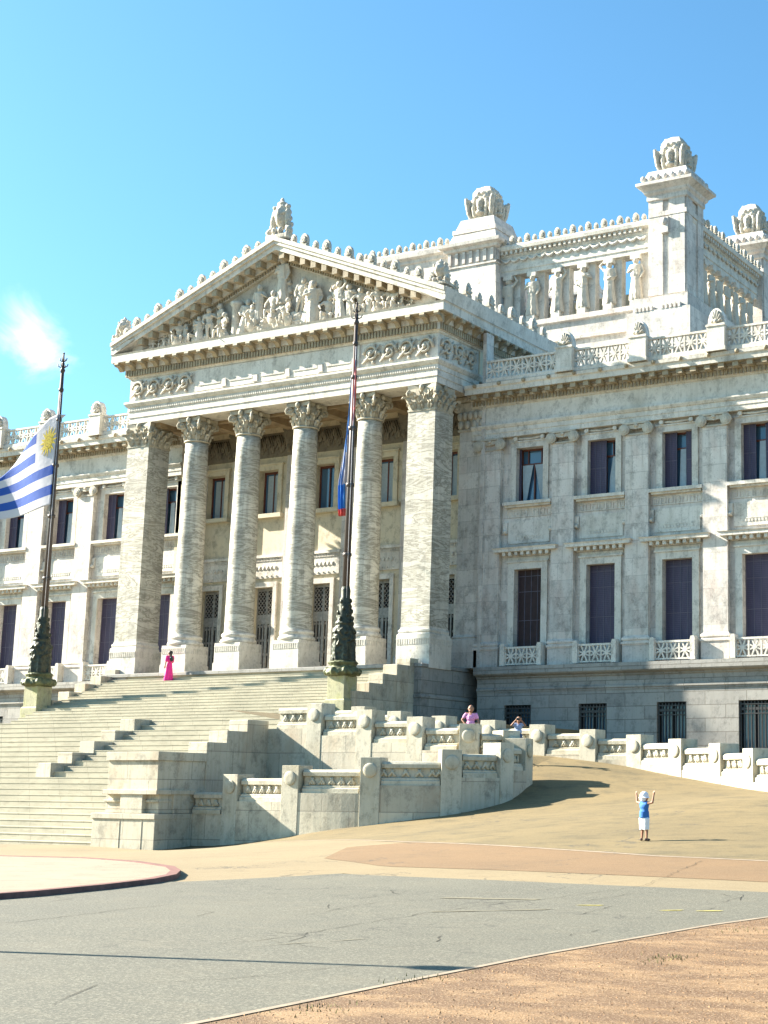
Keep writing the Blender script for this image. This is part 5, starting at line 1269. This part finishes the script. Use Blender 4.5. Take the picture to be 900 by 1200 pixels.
# left flag: hoist along the pole, nine stripes, upper fly corner folded over
def flagmat():
    t=NT('striped_flag_cloth'); g=t.n('ShaderNodeTexCoord'); sp=t.n('ShaderNodeSeparateXYZ'); t.l(g.outputs['UV'],sp.inputs[0])
    k=t.math('GREATER_THAN',t.math('MODULO',t.math('MULTIPLY',sp.outputs[1],9),2),1)
    can=t.math('MULTIPLY',t.math('LESS_THAN',sp.outputs[0],.24),t.math('LESS_THAN',sp.outputs[1],5/9))
    k=t.math('MULTIPLY',k,t.math('SUBTRACT',1,can)); wv=t.noise(60,2)
    col=t.mix(k,(.50,.49,.53),(.008,.066,.34)); t.set(Base_Color=col,Roughness=.8); t.bump(t.noise(3,4),.3,.05); return t.m
def flag1():
    hx,hy=-75.72,68.45; top,bot=25.55,19.62; L=8.6
    def S(u,v): # u fly 0..1 ; v 0 top .. 1 bottom
        x=hx-.12-L*u*(.72+.0*v); z0=top-(top-bot)*v
        sag=(2.2*u+.5*u*u)*(1-.55*v) - .15*v*u*3
        z=z0-sag*1.05-.25*sin(3.1*u)*(v)
        y=hy-.30*sin(u*7+v*1.5)*(.25+u)-.55*u
        return (x,y,z)
    root=MB(); N,Mv=64,54
    keep=lambda u,v: v>=max(0,(u-.16)*1.5)
    mb=MB(); mb.smooth=True; idx={}
    for i in range(N+1):
        for j in range(Mv+1): u=i/N; vm=min(.93,max(0,(u-.10)*.62)); v=vm+(1-vm)*j/Mv; idx[i,j]=len(mb.v); mb.v.append(S(u,v))
    for i in range(N):
        for j in range(Mv):
            u=(i+.5)/N; vm=min(.93,max(0,(u-.10)*.62)); v=vm+(1-vm)*(j+.5)/Mv
            mb.m=0
            mb.face([idx[i,j],idx[i+1,j],idx[i+1,j+1],idx[i,j+1]])
    # folded-over flap hanging behind the upper fly edge
    b=len(mb.v); mb.m=0
    for i in range(N+1):
        u=i/N; vm=min(.93,max(0,(u-.10)*.62)); p=S(u,vm)
        for j in range(7): mb.v.append((p[0]+.06*j,p[1]+.10+.04*j,p[2]-.22*j*min(1,u*2)))
    for i in range(N):
        for j in range(6): q=b+i*7+j; mb.face([q,q+1,q+8,q+7])
    me=mb.mesh('flag'); fin(me,flagmat()); uv=me.uv_layers.new(name='UVMap'); ue=[]
    for i in range(N+1):
        for j in range(Mv+1): u=i/N; vm=min(.93,max(0,(u-.10)*.62)); ue.append((u,vm+(1-vm)*j/Mv))
    for i in range(N+1):
        for j in range(7): u=i/N; vm=min(.93,max(0,(u-.10)*.62)); ue.append((u,max(0,vm-.04*j)))
    for lp in me.loops: uv.data[lp.index].uv=ue[lp.vertex_index]
    o=obj('flag',me,None); tag(o,'blue and white striped flag with a golden sun, flying from the left flagpole','flag','flags on the two poles'); md=o.modifiers.new('t','SOLIDIFY'); md.thickness=.015
    s=MB(); c=S(.085,.27); c=(c[0]-.02,c[1],c[2]); s.m=0
    def put(x,z,off=.03):
        uu=.085-x*.62/(L*.72); vv=.27-z/(top-bot); p=S(uu,vv); return (p[0],p[1]-off,p[2])
    for k in range(16):
        a=k*PI/8; w=.09; r1=.42; r2=1.02 if k%2==0 else .95; e=(-sin(a),cos(a)); wob=.06 if k%2 else 0
        pts=[(cos(a)*r1+e[0]*w,sin(a)*r1+e[1]*w),(cos(a)*.7+e[0]*(w*.7+wob),sin(a)*.7+e[1]*(w*.7+wob)),(cos(a)*r2,sin(a)*r2),(cos(a)*.7-e[0]*(w*.7-wob),sin(a)*.7-e[1]*(w*.7-wob)),(cos(a)*r1-e[0]*w,sin(a)*r1-e[1]*w)]
        b=len(s.v); s.v+=[put(*p) for p in pts]; s.v+=[put(p[0],p[1],.012) for p in pts]; s.face([b,b+1,b+2,b+3,b+4])
        for i in range(5): j=(i+1)%5; s.face([b+i,b+j,b+5+j,b+5+i])
    b=len(s.v); s.v+=[put(.46*cos(2*PI*k/20),.46*sin(2*PI*k/20),.035) for k in range(20)]; s.face([b+k for k in range(20)])
    s.m=1; b=len(s.v)
    for rr in (.33,.37): s.v+=[put(rr*cos(2*PI*k/20),rr*sin(2*PI*k/20),.045) for k in range(20)]
    for k in range(20): s.face([b+k,b+(k+1)%20,b+20+(k+1)%20,b+20+k])
    for (x,z) in ((-.12,.08),(.12,.08)): b=len(s.v); s.v+=[put(x-.05,z-.02,.045),put(x+.05,z-.02,.045),put(x+.05,z+.03,.045),put(x-.05,z+.03,.045)]; s.face([b,b+1,b+2,b+3])
    b=len(s.v); s.v+=[put(-.1,-.16,.045),put(.1,-.16,.045),put(.1,-.13,.045),put(-.1,-.13,.045)]; s.face([b,b+1,b+2,b+3])
    obj('sun_emblem',s,[M['gold'],M['goldface']],o)
flag1()
def flag2():
    # hanging almost edge-on beside the right pole, in deep folds
    x0,y0=-52.62,68.6; mb=MB(); mb.smooth=True; N,Mv=40,40
    for j in range(Mv+1):
        t=j/Mv; z=25.4-t*8.2
        for i in range(N+1):
            u=i/N; wd=.10+1.5*min(1,t*1.3)*(1-.30*max(0,t-.75)*4)
            x=x0-.02-wd*(.5*u+.12*abs(sin(u*9)))*.75+ .10*sin(t*5)*u; y=y0+.05+.5*abs(sin(u*8+t*1.2))*.45*t**.4
            mb.v.append((x,y,z+.35*u*t*0-.25*u*(1-t)))
    for j in range(Mv):
        for i in range(N):
            u=(i+.5)/N; t=(j+.5)/Mv; 
            k=0
            if t>.955: k=2
            elif u>.2: k=1 if (int(u*9+t*2.2)%2) or t>.78 else 0
            if False: k=2
            mb.m=k; a=j*(N+1)+i; mb.face([a,a+1,a+N+2,a+N+1])
    o=obj('flag',mb,[M['flagwhite'],M['flagpale'],M['flagred']]); tag(o,'limp blue and white flag with a red tip hanging in folds on the right flagpole','flag','flags on the two poles'); md=o.modifiers.new('t','SOLIDIFY'); md.thickness=.012
    mb=MB(); mb.smooth=True
    for j in range(21):
        t=j/20; z=26.2-t*4.0
        for i in range(5): mb.v.append((x0+.30+.15*sin(PI*t)*(i/4)+.0,y0-.05-.1*sin(i*1.7+t*3),z))
    for j in range(20):
        for i in range(4): a=j*5+i; mb.face([a,a+1,a+6,a+5])
    r=obj('red_band',mb,M['flagred'],o); md=r.modifiers.new('t','SOLIDIFY'); md.thickness=.01
flag2()
# ------------------------------------------------------------------ people
def person(label,x,y,z,rz_,parts,group=None):
    root=thing('person',label,'person',(x,y,z)); 
    for nm,me in parts: at(nm,me,x,y,z,root,1,(0,0,rz_))
    return root
def vox(mb,s,name,mat,disp=0): return voxel(mb,s,name,1,disp=disp,dscale=.08,mats=M[mat])
# child with raised arms, seen from behind
H=1.22
J=dict(elL=(-.235,-.01,.785),wrL=(-.245,-.04,.945),elR=(.225,-.01,.785),wrR=(.275,-.04,.935),shL=(-.105,0,.765),shR=(.105,0,.765),anL=(-.075,0,.045),anR=(.06,.01,.045),knL=(-.065,-.01,.25),knR=(.06,-.01,.25),toeR=(.75,-.6,0))
mb=MB(); body(mb,H,J,child=True); skin=vox(mb,.0075,'child_body','skin')
mb=MB(); mb.smooth=True; mb.ball((0,0,.50*H),(.112*H,.085*H,.07*H)); mb.ball((0,0,.62*H),(.105*H,.076*H,.12*H),14,10); mb.ball((0,0,.70*H),(.115*H,.085*H,.09*H),14,10); mb.limb((-.085*H,0,.755*H),(.085*H,0,.755*H),.055*H,.055*H,12); mb.lathe([(.108*H,.465*H),(.10*H,.60*H)],(0,0,0),16)
shirt=vox(mb,.012,'shirt','blue',.004)
mb=MB()
for s_ in (-1,1): mb.lathe([(.062*H,.22*H),(.066*H,.24*H),(.075*H,.46*H)],(s_*.055*H,0,0),16)
mb.smooth=True; mb.ball((0,0,.46*H),(.115*H,.08*H,.055*H)); shorts=vox(mb,.012,'shorts','white',.004)
mb=MB(); mb.smooth=True; hz=(1-.092*1.15)*H; mb.ball((0,0,hz+.03),(.088*H,.10*H,.092*H),16,10); mb.lathe([(.10*H,hz-.005),(.125*H,hz-.02),(.122*H,hz-.03),(.09*H,hz-.01)],(0,0,0),20); mb.ball((0,.05,hz-.06),(.075*H,.06*H,.05*H)); hat=vox(mb,.012,'sun_hat','white')
mb=MB(); mb.smooth=True
for q,tx,ty in ((-1,0,-1),(1,.75,-.6)): a=(q*.0675*H,.01,.03); mb.limb((a[0],a[1]+.02,a[2]),(a[0]+tx*.10,a[1]+ty*.10,.026),.036,.03,10)
shoes=vox(mb,.01,'shoes','shoe')
mb=MB(); 

person('small child in blue top, white shorts and white hat with both arms raised',-17.66,35.86,.76,PI-.35,[('body',skin),('shirt',shirt),('shorts',shorts),('sun_hat',hat),('shoes',shoes)])
# woman in long magenta dress climbing
H=1.98
J=dict(elL=(-.13,-.03,.64),wrL=(-.08,-.1,.60),elR=(.13,0,.63),wrR=(.13,-.05,.50),anL=(-.06,-.05,.05),anR=(.06,.06,.045))
mb=MB(); body(mb,H,J); skin=vox(mb,.011,'woman_body','skin')
mb=MB(); drape(mb,H,.03,.60,.15,.085,8,2,.01); mb.smooth=True; mb.ball((0,0,.70*H),(.105*H,.075*H,.12*H)); mb.limb((-.1*H,0,.8*H),(.1*H,0,.8*H),.04*H,.04*H,10); mb.limb((.105*H,0,.8*H),(.13*H,0,.66*H),.042*H,.034*H,10); mb.limb((-.105*H,0,.8*H),(-.13*H,-.03*H,.66*H),.042*H,.034*H,10); dress=vox(mb,.02,'dress','pink',.01)
mb=MB(); mb.smooth=True; mb.ball((0,.018*H,.93*H),(.066*H,.068*H,.07*H),14,10); mb.limb((0,.05*H,.90*H),(0,.06*H,.80*H),.045*H,.03*H,10); hair=vox(mb,.014,'hair','hair')
mb=MB(); mb.smooth=True; mb.ball((.0,.12*H,.72*H),(.07*H,.05*H,.09*H)); bag=vox(mb,.016,'backpack','black')
person('woman in a long magenta dress with dark hair walking up beside the portico column',-69.9,73.6,8.58,-1.9,[('body',skin),('dress',dress),('hair',hair),('backpack',bag)])
# girl with hand on hip, pink top
H=1.85
J=dict(elL=(-.20,.02,.68),wrL=(-.10,-.04,.56),elR=(.17,.0,.66),wrR=(.19,-.10,.55))
mb=MB(); body(mb,H,J); skin=vox(mb,.011,'woman_body','skin')
mb=MB(); mb.smooth=True; mb.ball((0,0,.60*H),(.098*H,.07*H,.09*H)); mb.ball((0,0,.72*H),(.112*H,.078*H,.10*H)); mb.limb((-.105*H,0,.79*H),(.105*H,0,.79*H),.042*H,.042*H,10); mb.limb((.11*H,0,.79*H),(.14*H,0,.72*H),.044*H,.04*H,10); mb.limb((-.11*H,0,.79*H),(-.15*H,0,.74*H),.044*H,.04*H,10); top=vox(mb,.016,'pink_top','lilac',.006)
mb=MB(); mb.smooth=True; mb.ball((0,0,.50*H),(.105*H,.078*H,.07*H))
for s_ in (-1,1): mb.limb((s_*.055*H,0,.48*H),(s_*.058*H,0,.06*H),.06*H,.036*H,10)
jeans=vox(mb,.016,'trousers','denim')
mb=MB(); mb.smooth=True; mb.ball((0,.02*H,.935*H),(.068*H,.068*H,.068*H),14,10); mb.limb((-.03*H,.05*H,.90*H),(-.04*H,.05*H,.80*H),.035*H,.02*H,8); hair2=vox(mb,.013,'hair','hair')
gx,gy=-34.2,53.4
person('young woman in a pink top with one hand on her hip behind the balustrade',gx,gy,3.55,.35,[('body',skin),('top',top),('trousers',jeans),('hair',hair2)])
# person photographing
H=1.55
J=dict(elL=(-.19,-.06,.76),wrL=(-.06,-.15,.90),elR=(.19,-.06,.76),wrR=(.08,-.15,.90))
mb=MB(); body(mb,H,J); skin=vox(mb,.010,'photographer_body','skin')
mb=MB(); mb.smooth=True; mb.ball((0,0,.60*H),(.10*H,.072*H,.09*H)); mb.ball((0,0,.72*H),(.115*H,.08*H,.10*H)); mb.limb((-.11*H,0,.79*H),(.11*H,0,.79*H),.045*H,.045*H,10); mb.limb((.11*H,0,.79*H),(.165*H,-.03*H,.77*H),.046*H,.04*H,10); mb.limb((-.11*H,0,.79*H),(-.165*H,-.03*H,.77*H),.046*H,.04*H,10); top=vox(mb,.016,'shirt','paleblue',.005)
mb=MB(); mb.smooth=True; mb.ball((0,0,.50*H),(.105*H,.08*H,.07*H))
for s_ in (-1,1): mb.limb((s_*.055*H,0,.48*H),(s_*.058*H,0,.06*H),.06*H,.036*H,10)
tr=vox(mb,.016,'trousers','denim')
mb=MB(); mb.smooth=True; mb.ball((0,.02*H,.94*H),(.07*H,.07*H,.068*H),14,10); hair3=vox(mb,.013,'hair','hair')
px_,py_=-33.6,56.2
pr=person('person in a pale blue shirt holding a camera up behind the balustrade end',px_,py_,3.50,.45,[('body',skin),('shirt',top),('trousers',tr),('hair',hair3)])
mb=MB(); mb.box(-.07,.07,-.045,0,-.045,.045); mb.lathe([(.032,0),(.035,.05)],(0,0,0),12); n0=len(mb.v)-24
for i in range(n0,len(mb.v)): v=mb.v[i]; mb.v[i]=(v[0],-.045-v[2],v[1])
me=mb.mesh('camera'); fin(me,M['black']); a=.45; o=at('camera',me,px_+sin(a)*.255*1,py_-cos(a)*.255,3.50+.92*H,None,1,(0,0,a)); tag(o,'small black camera held in front of the face by the person in pale blue','camera')
# street lamp standing outside the left edge; its thin shadow crosses the road
def lamp(x,y,h):
    z=G(x,y); root=thing('street_lamp','plain grey steel street lamp beside the road outside the left edge','street lamp',(x,y,z))
    mb=MB(); mb.lathe([(.16,z-.2),(.15,z+.6),(.09,z+.7),(.055,z+h)],(x,y,0),12); obj('pole',mb,M['mullion'],root)
    mb=MB(); mb.lathe([(.06,z+h),(.2,z+h+.1),(.22,z+h+.25),(.1,z+h+.4),(.02,z+h+.42)],(x,y,0),14); obj('lamp_head',mb,M['mullion'],root)
SUNAZ=Vector((-.9701,-.2425,0)); EL=R(29)
tipx,tipy=-9.41,14.27
hl=6.5; dd=hl/math.tan(EL); lamp(tipx+SUNAZ.x*dd,tipy+SUNAZ.y*dd,hl-.2)
# ------------------------------------------------------------------ light, sky, camera
sl_=bpy.data.lights.new('sun','SUN'); sl_.energy=5.0; sl_.angle=R(.5); sl_.color=(1,.92,.785); so=bpy.data.objects.new('sun',sl_); C.objects.link(so)
d=Vector((SUNAZ.x*cos(EL),SUNAZ.y*cos(EL),sin(EL))); so.rotation_euler=d.to_track_quat('Z','Y').to_euler(); so.location=(-60,-20,60)
w=bpy.data.worlds.new('World'); bpy.context.scene.world=w; w.use_nodes=True; nt=w.node_tree; bg=nt.nodes['Background']
sky=nt.nodes.new('ShaderNodeTexSky'); sky.sky_type='NISHITA'; sky.sun_disc=False; sky.sun_elevation=EL; sky.sun_rotation=math.atan2(SUNAZ.x,SUNAZ.y); sky.air_density=1.0; sky.dust_density=1.3; sky.ozone_density=1.6
# wisps of cloud low on the left
tc=nt.nodes.new('ShaderNodeTexCoord'); dn=nt.nodes.new('ShaderNodeVectorMath'); dn.operation='DISTANCE'; nt.links.new(tc.outputs['Generated'],dn.inputs[0]); CL=Vector((-.7656,.5938,.2474)); CL=Vector((-.7293,.6301,.2668)).normalized(); dn.inputs[1].default_value=CL
nz=nt.nodes.new('ShaderNodeTexNoise'); nz.inputs['Scale'].default_value=11; nz.inputs['Detail'].default_value=7; nz.inputs['Roughness'].default_value=.62; nz.inputs['Distortion'].default_value=.6; mp=nt.nodes.new('ShaderNodeMapping'); mp.inputs['Scale'].default_value=(1,1,1.5); nt.links.new(tc.outputs['Generated'],mp.inputs[0]); nt.links.new(mp.outputs[0],nz.inputs['Vector'])
mr=nt.nodes.new('ShaderNodeMapRange'); mr.inputs[1].default_value=.0; mr.inputs[2].default_value=.08; mr.inputs[3].default_value=.22; mr.inputs[4].default_value=-.45; nt.links.new(dn.outputs['Value'],mr.inputs[0])
ad=nt.nodes.new('ShaderNodeMath'); ad.operation='ADD'; nt.links.new(nz.outputs['Fac'],ad.inputs[0]); nt.links.new(mr.outputs[0],ad.inputs[1])
m2=nt.nodes.new('ShaderNodeMapRange'); m2.interpolation_type='SMOOTHSTEP'; m2.inputs[1].default_value=.50; m2.inputs[2].default_value=.92; m2.inputs[4].default_value=.8; nt.links.new(ad.outputs[0],m2.inputs[0])
tint=nt.nodes.new('ShaderNodeMix'); tint.data_type='RGBA'; tint.blend_type='MULTIPLY'; tint.inputs[0].default_value=1; nt.links.new(sky.outputs[0],tint.inputs[6]); tint.inputs[7].default_value=(.60,1.04,1.18,1)
mx=nt.nodes.new('ShaderNodeMix'); mx.data_type='RGBA'; nt.links.new(m2.outputs[0],mx.inputs[0]); nt.links.new(tint.outputs[2],mx.inputs[6]); mx.inputs[7].default_value=(10,10.5,11,1); nt.links.new(mx.outputs[2],bg.inputs[0]); bg.inputs[1].default_value=.055
# camera (all values in the drawing units used above, scaled to metres below)
F,CX,CY,YAW,PIT,ROL=1795.86,703.24,580.81,.4874,.1902,.0078
cam=bpy.data.cameras.new('camera'); co=bpy.data.objects.new('camera_view',cam); C.objects.link(co)
cam.sensor_fit='VERTICAL'; cam.sensor_height=36; cam.lens=F/1200*36; cam.shift_x=(450-CX)/1200; cam.shift_y=(CY-600)/1200; cam.clip_end=3000; cam.clip_start=.1
fw=Vector((-sin(YAW)*cos(PIT),cos(YAW)*cos(PIT),sin(PIT))); r_=Vector((cos(YAW),sin(YAW),0)); u_=r_.cross(fw)
rt=r_*cos(ROL)+u_*sin(ROL); ut=-r_*sin(ROL)+u_*cos(ROL)
co.rotation_euler=Matrix((rt,ut,-fw)).transposed().to_euler(); co.location=(0,0,2)
bpy.context.scene.camera=co
# scale everything to metres
for o in list(bpy.data.objects):
    if o.parent is None and o.type in('MESH','EMPTY'):
        o.location=Vector(o.location)*SCALE; o.scale=Vector(o.scale)*SCALE
co.location=(0,0,2*SCALE)
sc=bpy.context.scene; sc.view_settings.view_transform='Standard'; sc.view_settings.look='None'; sc.view_settings.exposure=2.1; sc.view_settings.gamma=1; sc.view_settings.use_curve_mapping=False
